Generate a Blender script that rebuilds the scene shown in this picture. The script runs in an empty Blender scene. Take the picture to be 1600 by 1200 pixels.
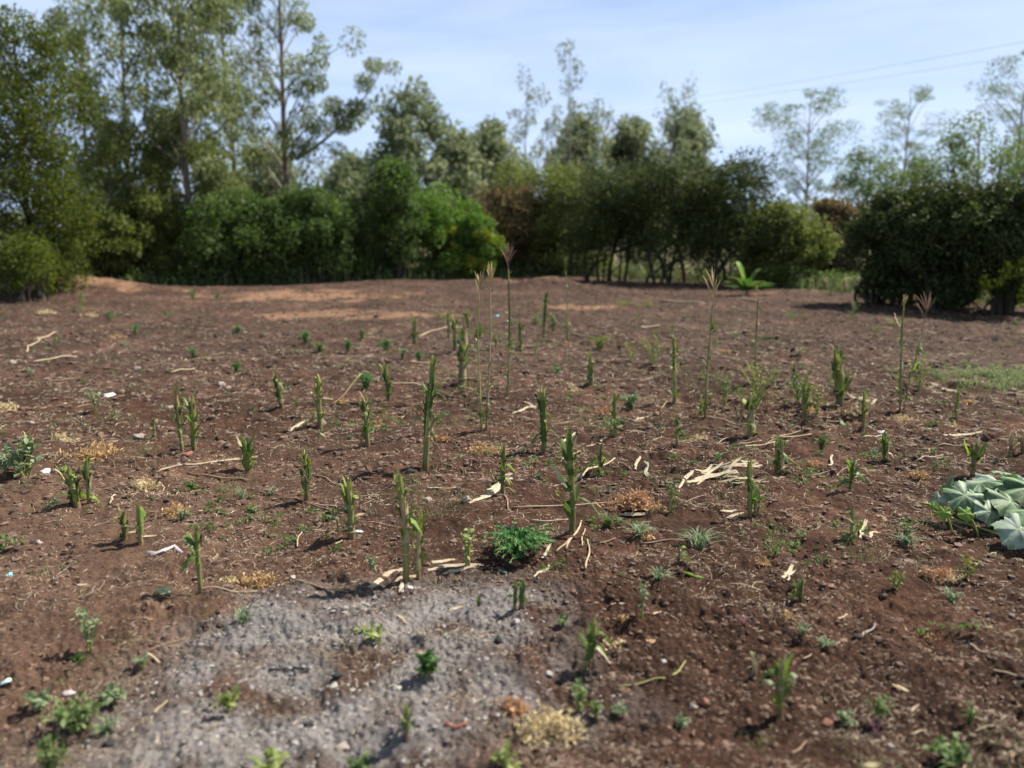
import bpy, math, random
import numpy as np
from mathutils import Vector, Matrix
R = math.radians
random.seed(7); rng = np.random.default_rng(7)
scn = bpy.context.scene
COL = scn.collection

# ---------------------------------------------------------------- camera, sky, sun, exposure
PITCH = R(11.06); HC = 1.5; F = 1202.0; CX, CY = 800.0, 600.0     # focal length in pixels of the 1600 px frame
cam = bpy.data.cameras.new('camera'); co = bpy.data.objects.new('camera', cam); COL.objects.link(co)
cam.sensor_width = 36.0; cam.lens = 36.0 * F / 1600.0
cam.clip_start = 0.05; cam.clip_end = 3000
co.location = (0, 0, HC); co.rotation_euler = (math.pi / 2 - PITCH, 0, 0)
cam.dof.use_dof = True; cam.dof.focus_distance = 4.4
cam.dof.aperture_fstop = (cam.lens / 1000.0) / 0.024
scn.camera = co

SUN_EL, SUN_BEHIND = 50.0, 28.0
to_sun = Vector((math.cos(R(SUN_BEHIND)) * math.cos(R(SUN_EL)), math.sin(R(SUN_BEHIND)) * math.cos(R(SUN_EL)), math.sin(R(SUN_EL))))
sl = bpy.data.lights.new('sun', 'SUN'); sl.energy = 5.0; sl.angle = R(0.5); sl.color = (1.0, 0.93, 0.82)
so = bpy.data.objects.new('sun', sl); COL.objects.link(so); so.location = (20, 10, 30)
so.rotation_euler = (-to_sun).to_track_quat('-Z', 'Y').to_euler()

world = bpy.data.worlds.new('World'); scn.world = world; world.use_nodes = True
wn = world.node_tree; wn.nodes.clear()
def wnode(t, **k):
    n = wn.nodes.new(t)
    for a, v in k.items(): setattr(n, a, v)
    return n
sky = wnode('ShaderNodeTexSky', sky_type='NISHITA', sun_disc=False, sun_elevation=R(SUN_EL), sun_rotation=R(90 - SUN_BEHIND), altitude=1600, air_density=1.0, dust_density=1.2, ozone_density=1.6)
tc = wnode('ShaderNodeTexCoord'); mp = wnode('ShaderNodeMapping'); mp.inputs['Scale'].default_value = (1.6, 1.6, 9.0)
mp.inputs['Rotation'].default_value = (0.05, 0.06, 0.4)
cn = wnode('ShaderNodeTexNoise'); cn.inputs['Scale'].default_value = 1.4; cn.inputs['Detail'].default_value = 6; cn.inputs['Roughness'].default_value = 0.55
cn.inputs['Distortion'].default_value = 0.4
cr = wnode('ShaderNodeValToRGB'); cr.color_ramp.elements[0].position = 0.36; cr.color_ramp.elements[1].position = 0.80
cr.color_ramp.elements[0].color = (0.0,) * 3 + (1,); cr.color_ramp.elements[1].color = (0.55,) * 3 + (1,)
cm = wnode('ShaderNodeMixRGB'); cm.inputs[2].default_value = (10.5, 11.8, 13.6, 1)
bg = wnode('ShaderNodeBackground'); bg.inputs['Strength'].default_value = 0.05
wo = wnode('ShaderNodeOutputWorld')
wn.links.new(tc.outputs['Generated'], mp.inputs[0]); wn.links.new(mp.outputs[0], cn.inputs['Vector'])
sz = wnode('ShaderNodeSeparateXYZ'); hz = wnode('ShaderNodeMapRange'); hz.inputs['From Min'].default_value = 0.0; hz.inputs['From Max'].default_value = 0.70
hz.inputs['To Min'].default_value = 0.92; hz.inputs['To Max'].default_value = 0.0
hm = wnode('ShaderNodeMixRGB'); hm.inputs[2].default_value = (7.0, 9.0, 13.0, 1)
wn.links.new(tc.outputs['Generated'], sz.inputs[0]); wn.links.new(sz.outputs['Z'], hz.inputs['Value'])
wn.links.new(cn.outputs['Fac'], cr.inputs[0]); wn.links.new(hz.outputs[0], hm.inputs[0]); wn.links.new(sky.outputs[0], hm.inputs[1]); wn.links.new(cr.outputs[0], cm.inputs[0])
wn.links.new(hm.outputs[0], cm.inputs[1]); wn.links.new(cm.outputs[0], bg.inputs[0]); wn.links.new(bg.outputs[0], wo.inputs[0])
scn.view_settings.view_transform = 'Standard'; scn.view_settings.look = 'None'
scn.view_settings.exposure = 0.96; scn.view_settings.gamma = 1.0

# ---------------------------------------------------------------- noise and the lie of the land
def hash2(ix, iy, s):
    h = (ix.astype(np.int64) * 374761393 + iy.astype(np.int64) * 668265263 + s * 1442695041) & 0xFFFFFFFF
    h = ((h ^ (h >> 13)) * 1274126177) & 0xFFFFFFFF
    h = ((h ^ (h >> 16)) * 2246822519) & 0xFFFFFFFF
    return ((h ^ (h >> 15)) & 0xFFFFFF) / float(0x1000000)
def pn(x, y, s):
    ix = np.floor(x); iy = np.floor(y); fx = x - ix; fy = y - iy
    u = fx ** 3 * (fx * (fx * 6 - 15) + 10); v = fy ** 3 * (fy * (fy * 6 - 15) + 10)
    def g(dx, dy):
        a = hash2(ix + dx, iy + dy, s) * 6.2831853
        return np.cos(a) * (fx - dx) + np.sin(a) * (fy - dy)
    return ((g(0, 0) * (1 - u) + g(1, 0) * u) * (1 - v) + (g(0, 1) * (1 - u) + g(1, 1) * u) * v) * 1.5
def worley(x, y, s):
    ix = np.floor(x); iy = np.floor(y); best = np.full(x.shape, 9.0)
    for dx in (-1, 0, 1):
        for dy in (-1, 0, 1):
            cx = ix + dx; cy = iy + dy
            px = cx + hash2(cx, cy, s); py = cy + hash2(cx, cy, s + 77)
            best = np.minimum(best, (px - x) ** 2 + (py - y) ** 2)
    return np.sqrt(best)
def sstep(a, b, v):
    t = np.clip((v - a) / (b - a), 0, 1); return t * t * (3 - 2 * t)
def poly_mask(x, y, P, soft):
    """1 inside the polygon P, falling to 0 over soft metres outside it"""
    inside = np.zeros(x.shape, bool); dist = np.full(x.shape, 1e9); n = len(P)
    for i in range(n):
        x0, y0 = P[i]; x1, y1 = P[(i + 1) % n]
        cond = ((y0 > y) != (y1 > y)) & (x < (x1 - x0) * (y - y0) / (y1 - y0 + 1e-12) + x0); inside ^= cond
        dx, dy = x1 - x0, y1 - y0; t = np.clip(((x - x0) * dx + (y - y0) * dy) / (dx * dx + dy * dy + 1e-12), 0, 1)
        dist = np.minimum(dist, np.hypot(x - x0 - t * dx, y - y0 - t * dy))
    return sstep(-soft, soft, np.where(inside, dist, -dist))
def flat(px, py):
    t = (CY - py) / F; Y = HC * (math.cos(PITCH) + t * math.sin(PITCH)) / (math.sin(PITCH) - t * math.cos(PITCH))
    return ((px - CX) / F * (Y * math.cos(PITCH) + HC * math.sin(PITCH)), Y)
ASH = [flat(*p) for p in ((60, 1260), (130, 1130), (235, 1035), (330, 975), (400, 928), (480, 930), (560, 938), (650, 918), (760, 905), (850, 915), (865, 965), (815, 1010), (880, 1060), (1000, 1090), (960, 1120), (800, 1110), (720, 1150), (620, 1260))]
def macro(x, y):
    d = np.hypot(x, y)
    near = 1 - sstep(60, 120, d)
    z = (0.045 * pn(x / 2.7, y / 2.7, 1) + 0.022 * pn(x / 0.9, y / 0.9, 2)) * near
    z = z + 0.42 * np.exp(-(((x + 12.0) / 2.4) ** 2 + ((y - 20.5) / 1.1) ** 2))       # heap of orange earth at the field's edge
    z = z + 0.28 * np.exp(-(((x - 1.1) / 0.9) ** 2 + ((y - 21.0) / 0.8) ** 2))
    z = z + 0.16 * np.exp(-(((x + 1.5) / 4.0) ** 2 + ((y - 22.5) / 1.8) ** 2))
    z = z + 0.10 * np.exp(-(((x - 5.6) / 0.5) ** 2 + ((y - 7.0) / 0.25) ** 2))
    return z
OCT = [(0.34, 0.026, 3), (0.17, 0.030, 4), (0.085, 0.028, 5), (0.043, 0.021, 6), (0.022, 0.013, 8), (0.012, 0.006, 9)]
def height(x, y, res=0.04):
    x = np.asarray(x, float); y = np.asarray(y, float)
    z = macro(x, y)
    rough = 0.75 + 0.55 * pn(x / 1.7 + 5, y / 1.7, 31) + 0.25 * sstep(-0.5, 2.0, x)
    rough = np.clip(rough, 0.35, 1.4)
    m_ = (np.abs(x) < 3) & (y > 1) & (y < 4.6)
    if np.any(m_): rough[m_] *= 1 - .25 * poly_mask(x[m_], y[m_], ASH, .2)
    res = np.broadcast_to(np.asarray(res, float), x.shape)
    for wl, am, s in OCT:
        f = sstep(1.4, 2.6, wl / res)
        if not np.any(f > 0): continue
        n = pn(x / wl, y / wl + s, s)
        if s in (5, 6): n = 0.45 * n + 0.8 * (0.42 - worley(x / wl * 0.9, y / wl * 0.9, s + 40)) * sstep(-0.15, 0.25, pn(x / (wl * 5), y / (wl * 5), s + 60))
        z = z + am * n * f * rough
    return z
def ray(px, py):
    """the point of the ground seen at a pixel of the photograph"""
    t = (CY - py) / F; z = 0.0
    for _ in range(8):
        Y = (HC - z) * (math.cos(PITCH) + t * math.sin(PITCH)) / (math.sin(PITCH) - t * math.cos(PITCH))
        X = (px - CX) / F * (Y * math.cos(PITCH) + (HC - z) * math.sin(PITCH))
        z = float(height(np.array([X]), np.array([Y]))[0])
    return Vector((X, Y, z))
def above(px, py, Y):
    """the point at forward distance Y seen at a pixel"""
    t = (CY - py) / F
    q = Y * (math.sin(PITCH) - t * math.cos(PITCH)) / (math.cos(PITCH) + t * math.sin(PITCH))
    return Vector(((px - CX) / F * (Y * math.cos(PITCH) + q * math.sin(PITCH)), Y, HC - q))
def mpp(Y, z=0.0): return (Y * math.cos(PITCH) + (HC - z) * math.sin(PITCH)) / F     # metres per pixel
def gz(x, y): return float(height(np.array([x]), np.array([y]))[0])

# ---------------------------------------------------------------- materials
MATS = {}
def newmat(name):
    m = bpy.data.materials.new(name); m.use_nodes = True; nt = m.node_tree; nt.nodes.clear()
    def N(t, **k):
        n = nt.nodes.new(t)
        for a, v in k.items():
            if a.startswith('i_'): n.inputs[a[2:].replace('_', ' ')].default_value = v
            else: setattr(n, a, v)
        return n
    return m, nt, N, nt.links.new
def c4(c): return (c[0], c[1], c[2], 1)
def ramp(N, stops):
    r = N('ShaderNodeValToRGB'); e = r.color_ramp.elements
    while len(e) < len(stops): e.new(0.5)
    for k, (p, c) in enumerate(stops): e[k].position = p; e[k].color = c4(c)
    return r
def leafmat(name, a, b, c=None, tr=0.3, rough=0.55, nscale=1.2):
    """leaf: each leaf its own tint, whole sprays drifting between two greens"""
    m, nt, N, L = newmat(name)
    geo = N('ShaderNodeNewGeometry'); r = ramp(N, [(0.0, a), (0.72, b), (1.0, c or b)])
    no = N('ShaderNodeTexNoise'); no.inputs['Scale'].default_value = nscale; no.inputs['Detail'].default_value = 3
    t = N('ShaderNodeTexCoord'); L(t.outputs['Object'], no.inputs['Vector'])
    ad = N('ShaderNodeMath', operation='MULTIPLY_ADD'); ad.inputs[1].default_value = 0.65
    s = N('ShaderNodeMath', operation='MULTIPLY_ADD'); s.inputs[1].default_value = 1.1; s.inputs[2].default_value = -0.37
    L(no.outputs['Fac'], s.inputs[0]); L(geo.outputs['Random Per Island'], ad.inputs[0]); L(s.outputs[0], ad.inputs[2]); L(ad.outputs[0], r.inputs[0])
    p = N('ShaderNodeBsdfPrincipled'); p.inputs['Roughness'].default_value = rough; p.inputs['Specular IOR Level'].default_value = 0.2
    L(r.outputs[0], p.inputs['Base Color'])
    tl = N('ShaderNodeBsdfTranslucent'); hs = N('ShaderNodeHueSaturation'); hs.inputs['Saturation'].default_value = 1.15; hs.inputs['Value'].default_value = 1.25
    L(r.outputs[0], hs.inputs['Color']); L(hs.outputs[0], tl.inputs['Color'])
    mx = N('ShaderNodeMixShader'); mx.inputs[0].default_value = tr
    L(p.outputs[0], mx.inputs[1]); L(tl.outputs[0], mx.inputs[2])
    o = N('ShaderNodeOutputMaterial'); L(mx.outputs[0], o.inputs[0])
    MATS[name] = m; return m
def drymat(name, a, b, scale=40, rough=0.8, stretch=(1, 1, 0.12), bump=0.3, tr=0.0):
    m, nt, N, L = newmat(name)
    t = N('ShaderNodeTexCoord'); mp_ = N('ShaderNodeMapping'); mp_.inputs['Scale'].default_value = stretch
    no = N('ShaderNodeTexNoise'); no.inputs['Scale'].default_value = scale; no.inputs['Detail'].default_value = 5
    geo = N('ShaderNodeNewGeometry'); ad = N('ShaderNodeMath', operation='MULTIPLY_ADD'); ad.inputs[1].default_value = 0.55
    s = N('ShaderNodeMath', operation='MULTIPLY_ADD'); s.inputs[1].default_value = 1.2; s.inputs[2].default_value = -0.35
    L(t.outputs['Object'], mp_.inputs[0]); L(mp_.outputs[0], no.inputs['Vector']); L(no.outputs['Fac'], s.inputs[0])
    L(geo.outputs['Random Per Island'], ad.inputs[0]); L(s.outputs[0], ad.inputs[2])
    r = ramp(N, [(0.05, a), (0.95, b)]); L(ad.outputs[0], r.inputs[0])
    p = N('ShaderNodeBsdfPrincipled'); p.inputs['Roughness'].default_value = rough; p.inputs['Specular IOR Level'].default_value = 0.25
    L(r.outputs[0], p.inputs['Base Color'])
    if bump:
        b_ = N('ShaderNodeBump'); b_.inputs['Strength'].default_value = bump; b_.inputs['Distance'].default_value = 0.004
        L(no.outputs['Fac'], b_.inputs['Height']); L(b_.outputs[0], p.inputs['Normal'])
    o = N('ShaderNodeOutputMaterial')
    if tr:
        tl = N('ShaderNodeBsdfTranslucent'); L(r.outputs[0], tl.inputs['Color']); mx = N('ShaderNodeMixShader'); mx.inputs[0].default_value = tr
        L(p.outputs[0], mx.inputs[1]); L(tl.outputs[0], mx.inputs[2]); L(mx.outputs[0], o.inputs[0])
    else: L(p.outputs[0], o.inputs[0])
    MATS[name] = m; return m
def stalkmat(name, foot, green, top, zfoot=0.06, ztop=0.28):
    """maize stalk: reddish brown foot, green stem streaked lengthwise, yellower upwards"""
    m, nt, N, L = newmat(name)
    t = N('ShaderNodeTexCoord'); sx = N('ShaderNodeSeparateXYZ'); L(t.outputs['Object'], sx.inputs[0])
    no = N('ShaderNodeTexNoise'); no.inputs['Scale'].default_value = 90; mp_ = N('ShaderNodeMapping'); mp_.inputs['Scale'].default_value = (1, 1, 0.06)
    L(t.outputs['Object'], mp_.inputs[0]); L(mp_.outputs[0], no.inputs['Vector'])
    n2 = N('ShaderNodeTexNoise'); n2.inputs['Scale'].default_value = 14; L(t.outputs['Object'], n2.inputs['Vector'])
    oi = N('ShaderNodeObjectInfo')
    za = N('ShaderNodeMath', operation='MULTIPLY_ADD'); za.inputs[1].default_value = 0.10; L(n2.outputs['Fac'], za.inputs[0]); L(sx.outputs['Z'], za.inputs[2])
    mr = N('ShaderNodeMapRange'); mr.inputs['From Min'].default_value = 0.05; mr.inputs['From Max'].default_value = zfoot + ztop; L(za.outputs[0], mr.inputs['Value'])
    r = ramp(N, [(0.0, foot), (0.32, green), (0.7, green), (1.0, top)]); L(mr.outputs[0], r.inputs[0])
    st = ramp(N, [(0.3, (0.62, 0.62, 0.6)), (0.7, (1.25, 1.22, 1.15))]); L(no.outputs['Fac'], st.inputs[0])
    mu = N('ShaderNodeMixRGB', blend_type='MULTIPLY'); mu.inputs[0].default_value = 1; L(r.outputs[0], mu.inputs[1]); L(st.outputs[0], mu.inputs[2])
    hs = N('ShaderNodeHueSaturation'); vr = N('ShaderNodeMapRange'); vr.inputs['To Min'].default_value = 0.75; vr.inputs['To Max'].default_value = 1.2
    L(oi.outputs['Random'], vr.inputs['Value']); L(vr.outputs[0], hs.inputs['Value']); L(mu.outputs[0], hs.inputs['Color'])
    p = N('ShaderNodeBsdfPrincipled'); p.inputs['Roughness'].default_value = 0.5; L(hs.outputs[0], p.inputs['Base Color'])
    b_ = N('ShaderNodeBump'); b_.inputs['Strength'].default_value = 0.35; b_.inputs['Distance'].default_value = 0.002; L(no.outputs['Fac'], b_.inputs['Height']); L(b_.outputs[0], p.inputs['Normal'])
    o = N('ShaderNodeOutputMaterial'); L(p.outputs[0], o.inputs[0]); MATS[name] = m; return m

stalkmat('maize_stalk', (0.17, 0.10, 0.055), (0.20, 0.225, 0.075), (0.40, 0.37, 0.14))
stalkmat('maize_stalk_dark', (0.14, 0.08, 0.045), (0.10, 0.135, 0.035), (0.27, 0.27, 0.09))
stalkmat('maize_stalk_dry', (0.17, 0.10, 0.05), (0.28, 0.21, 0.09), (0.36, 0.29, 0.13))
leafmat('maize_leaf', (0.045, 0.085, 0.022), (0.12, 0.18, 0.05), tr=0.3, rough=0.42, nscale=9)
leafmat('maize_leaf_bright', (0.10, 0.22, 0.03), (0.22, 0.34, 0.06), tr=0.4, rough=0.42, nscale=9)
leafmat('maize_leaf_pale', (0.32, 0.38, 0.24), (0.5, 0.52, 0.36), tr=0.3, nscale=9)
leafmat('sheath', (0.06, 0.095, 0.022), (0.25, 0.29, 0.08), (0.50, 0.47, 0.20), tr=0.2, nscale=12)
drymat('sheath_dry', (0.26, 0.19, 0.10), (0.55, 0.46, 0.27), scale=30, tr=0.2)
drymat('husk', (0.24, 0.18, 0.11), (0.64, 0.55, 0.40), scale=30, tr=0.2)
drymat('straw', (0.24, 0.17, 0.10), (0.54, 0.43, 0.28), scale=30)
drymat('twig', (0.16, 0.10, 0.065), (0.34, 0.23, 0.15), scale=40)
drymat('char', (0.012, 0.012, 0.014), (0.05, 0.048, 0.05), scale=40)
drymat('tassel', (0.34, 0.26, 0.11), (0.66, 0.55, 0.30), scale=40, bump=0, tr=0.25)
drymat('tassel_brown', (0.20, 0.12, 0.075), (0.36, 0.24, 0.16), scale=40, bump=0, tr=0.2)
drymat('dry_tuft', (0.34, 0.20, 0.09), (0.66, 0.47, 0.24), scale=25, bump=0, tr=0.25)
drymat('dry_tuft_pale', (0.42, 0.33, 0.18), (0.74, 0.62, 0.36), scale=25, bump=0, tr=0.25)
drymat('dry_tuft_orange', (0.30, 0.16, 0.08), (0.60, 0.38, 0.22), scale=25, bump=0, tr=0.2)
drymat('dry_grass_blade', (0.20, 0.16, 0.09), (0.46, 0.38, 0.24), scale=8, bump=0, tr=0.25)
drymat('litter_bit', (0.12, 0.085, 0.06), (0.52, 0.43, 0.32), scale=2, bump=0)
drymat('stone', (0.16, 0.125, 0.105), (0.33, 0.28, 0.25), scale=25, stretch=(1, 1, 1), bump=0.5)
drymat('stone_pale', (0.26, 0.24, 0.22), (0.44, 0.41, 0.37), scale=25, stretch=(1, 1, 1))
drymat('red_clod', (0.13, 0.06, 0.04), (0.25, 0.12, 0.075), scale=25, stretch=(1, 1, 1))
drymat('paper', (0.46, 0.45, 0.43), (0.62, 0.60, 0.57), scale=20, bump=0.4)
drymat('blue_plastic', (0.10, 0.45, 0.62), (0.22, 0.62, 0.75), scale=20, rough=0.4)
drymat('teal_plastic', (0.02, 0.22, 0.22), (0.04, 0.33, 0.32), scale=20, rough=0.4)
drymat('cyan_plastic', (0.40, 0.62, 0.62), (0.6, 0.78, 0.78), scale=20, rough=0.4)
drymat('grey_plastic', (0.38, 0.32, 0.31), (0.55, 0.46, 0.45), scale=20, rough=0.5)
drymat('bottle_green', (0.02, 0.035, 0.02), (0.05, 0.07, 0.04), scale=20, rough=0.3)
drymat('root_bark', (0.30, 0.07, 0.035), (0.42, 0.13, 0.07), scale=20)
drymat('green_stem', (0.16, 0.22, 0.08), (0.42, 0.38, 0.12), scale=6, stretch=(1, 1, 1), bump=0)
drymat('bark', (0.10, 0.085, 0.07), (0.30, 0.26, 0.21), scale=6, bump=0.6)
drymat('bark_dark', (0.03, 0.026, 0.02), (0.09, 0.075, 0.06), scale=6, bump=0.6)
drymat('wire', (0.05, 0.05, 0.055), (0.09, 0.09, 0.09), scale=6, bump=0)
leafmat('weed_feather', (0.05, 0.15, 0.05), (0.12, 0.28, 0.10), (0.24, 0.38, 0.18), tr=0.3, nscale=14)
leafmat('weed_green', (0.07, 0.12, 0.04), (0.15, 0.21, 0.075), (0.27, 0.31, 0.14), tr=0.35, nscale=14)
leafmat('weed_grey', (0.13, 0.19, 0.10), (0.24, 0.30, 0.17), (0.33, 0.37, 0.25), tr=0.3, nscale=14)
leafmat('weed_olive', (0.10, 0.14, 0.035), (0.22, 0.25, 0.07), (0.34, 0.30, 0.10), tr=0.35, nscale=14)
leafmat('weed_lime', (0.16, 0.22, 0.07), (0.33, 0.37, 0.14), tr=0.4, nscale=14)
leafmat('weed_dark', (0.03, 0.09, 0.025), (0.08, 0.17, 0.04), (0.14, 0.22, 0.07), tr=0.3, nscale=14)
leafmat('weed_purple', (0.13, 0.065, 0.075), (0.24, 0.14, 0.15), tr=0.3, nscale=14)
leafmat('grass_blade', (0.09, 0.14, 0.05), (0.20, 0.25, 0.11), (0.34, 0.34, 0.20), tr=0.35, nscale=3)
leafmat('grass_fresh', (0.13, 0.17, 0.07), (0.24, 0.28, 0.13), (0.34, 0.34, 0.20), tr=0.35, nscale=3)
leafmat('gum_leaf', (0.077, 0.099, 0.040), (0.221, 0.260, 0.111), (0.390, 0.429, 0.247), tr=0.45, rough=0.5, nscale=0.9)
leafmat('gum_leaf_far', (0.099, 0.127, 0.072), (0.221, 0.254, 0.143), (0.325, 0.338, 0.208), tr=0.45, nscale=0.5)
leafmat('bush_green', (0.033, 0.061, 0.018), (0.104, 0.163, 0.046), (0.221, 0.286, 0.104), tr=0.45, nscale=1.3)
leafmat('bush_olive', (0.061, 0.083, 0.022), (0.169, 0.202, 0.058), (0.286, 0.299, 0.111), tr=0.45, nscale=1.3)
leafmat('bush_bright', (0.050, 0.099, 0.022), (0.143, 0.240, 0.052), (0.286, 0.364, 0.091), tr=0.45, nscale=1.3)
leafmat('bush_yellow', (0.12, 0.18, 0.02), (0.24, 0.27, 0.03), (0.36, 0.32, 0.04), tr=0.35, nscale=1.3)
leafmat('bush_dark', (0.022, 0.037, 0.010), (0.068, 0.092, 0.027), (0.17, 0.19, 0.07), tr=0.3, nscale=1.3)
leafmat('bush_brown', (0.083, 0.061, 0.033), (0.195, 0.150, 0.078), (0.221, 0.208, 0.091), tr=0.45, nscale=1.3)
leafmat('shrub_near', (0.026, 0.042, 0.009), (0.098, 0.127, 0.023), (0.260, 0.273, 0.058), tr=0.45, nscale=1.3)
leafmat('shrub_lime', (0.044, 0.066, 0.013), (0.143, 0.182, 0.034), (0.364, 0.403, 0.078), tr=0.45, nscale=1.3)
leafmat('thorn_leaf', (0.061, 0.094, 0.033), (0.156, 0.215, 0.072), (0.234, 0.273, 0.111), tr=0.45, nscale=1.3)
leafmat('thorn_leaf_pale', (0.072, 0.105, 0.044), (0.169, 0.221, 0.098), (0.260, 0.299, 0.143), tr=0.45, nscale=1.3)
leafmat('flower_purple', (0.22, 0.16, 0.42), (0.36, 0.30, 0.58), tr=0.3)
leafmat('flower_yellow', (0.6, 0.45, 0.03), (0.75, 0.6, 0.06), tr=0.3)
leafmat('banana_leaf', (0.10, 0.24, 0.03), (0.26, 0.45, 0.06), tr=0.45, nscale=2)
# pumpkin leaf: green, whitened with mildew along the blade between pale veins
m, nt, N, L = newmat('pumpkin_leaf'); MATS['pumpkin_leaf'] = m
t = N('ShaderNodeTexCoord'); no = N('ShaderNodeTexNoise'); no.inputs['Scale'].default_value = 26; no.inputs['Detail'].default_value = 6; L(t.outputs['Object'], no.inputs['Vector'])
at = N('ShaderNodeAttribute', attribute_name='vein'); oi = N('ShaderNodeObjectInfo')
ad = N('ShaderNodeMath', operation='MULTIPLY_ADD'); ad.inputs[1].default_value = 0.5; L(oi.outputs['Random'], ad.inputs[0]); L(no.outputs['Fac'], ad.inputs[2])
r = ramp(N, [(0.48, (0.035, 0.085, 0.028)), (0.74, (0.10, 0.165, 0.085)), (1.0, (0.28, 0.335, 0.27))]); L(ad.outputs[0], r.inputs[0])
mx_ = N('ShaderNodeMixRGB'); mx_.inputs[2].default_value = (0.30, 0.42, 0.20, 1); L(at.outputs['Fac'], mx_.inputs[0]); L(r.outputs[0], mx_.inputs[1])
p = N('ShaderNodeBsdfPrincipled'); p.inputs['Roughness'].default_value = 0.6; L(mx_.outputs[0], p.inputs['Base Color'])
tl = N('ShaderNodeBsdfTranslucent'); tl.inputs['Color'].default_value = (0.16, 0.34, 0.05, 1); mxs = N('ShaderNodeMixShader'); mxs.inputs[0].default_value = 0.15
bp = N('ShaderNodeBump'); bp.inputs['Strength'].default_value = 0.5; bp.inputs['Distance'].default_value = 0.006; L(no.outputs['Fac'], bp.inputs['Height']); L(bp.outputs[0], p.inputs['Normal'])
o = N('ShaderNodeOutputMaterial'); L(p.outputs[0], mxs.inputs[1]); L(tl.outputs[0], mxs.inputs[2]); L(mxs.outputs[0], o.inputs[0])
leafmat('pumpkin_leaf_young', (0.10, 0.20, 0.03), (0.24, 0.36, 0.07), tr=0.4, nscale=9)

# ---------------------------------------------------------------- objects
def tag(o, label=None, cat=None, group=None, kind=None):
    if label: o['label'] = label
    if cat: o['category'] = cat
    if group: o['group'] = group
    if kind: o['kind'] = kind
    return o
def empty(name, loc, label, cat, group=None):
    o = bpy.data.objects.new(name, None); o.location = loc; o.empty_display_size = 0.1; COL.objects.link(o)
    return tag(o, label, cat, group)
def obj(name, me, parent=None, loc=None):
    o = bpy.data.objects.new(name, me); COL.objects.link(o)
    if parent: o.parent = parent
    if loc is not None: o.location = loc
    return o
def np_mesh(name, V, faces, mat, smooth=False):
    """faces: an (n,k) integer array (k = 3 or 4) or a list of such"""
    fs = faces if isinstance(faces, list) else [faces]
    fs = [f for f in fs if len(f)]
    me = bpy.data.meshes.new(name)
    nl = sum(f.size for f in fs); nf = sum(len(f) for f in fs)
    me.vertices.add(len(V)); me.vertices.foreach_set('co', np.ascontiguousarray(V, dtype=np.float32).ravel())
    me.loops.add(nl); me.loops.foreach_set('vertex_index', np.concatenate([f.ravel() for f in fs]).astype(np.int32))
    me.polygons.add(nf)
    tot = np.concatenate([np.full(len(f), f.shape[1]) for f in fs]); st = np.concatenate([[0], np.cumsum(tot)[:-1]])
    me.polygons.foreach_set('loop_start', st.astype(np.int32)); me.polygons.foreach_set('loop_total', tot.astype(np.int32))
    me.polygons.foreach_set('use_smooth', np.full(nf, smooth))
    me.update(calc_edges=True)
    if mat: me.materials.append(MATS[mat] if isinstance(mat, str) else mat)
    return me
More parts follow.
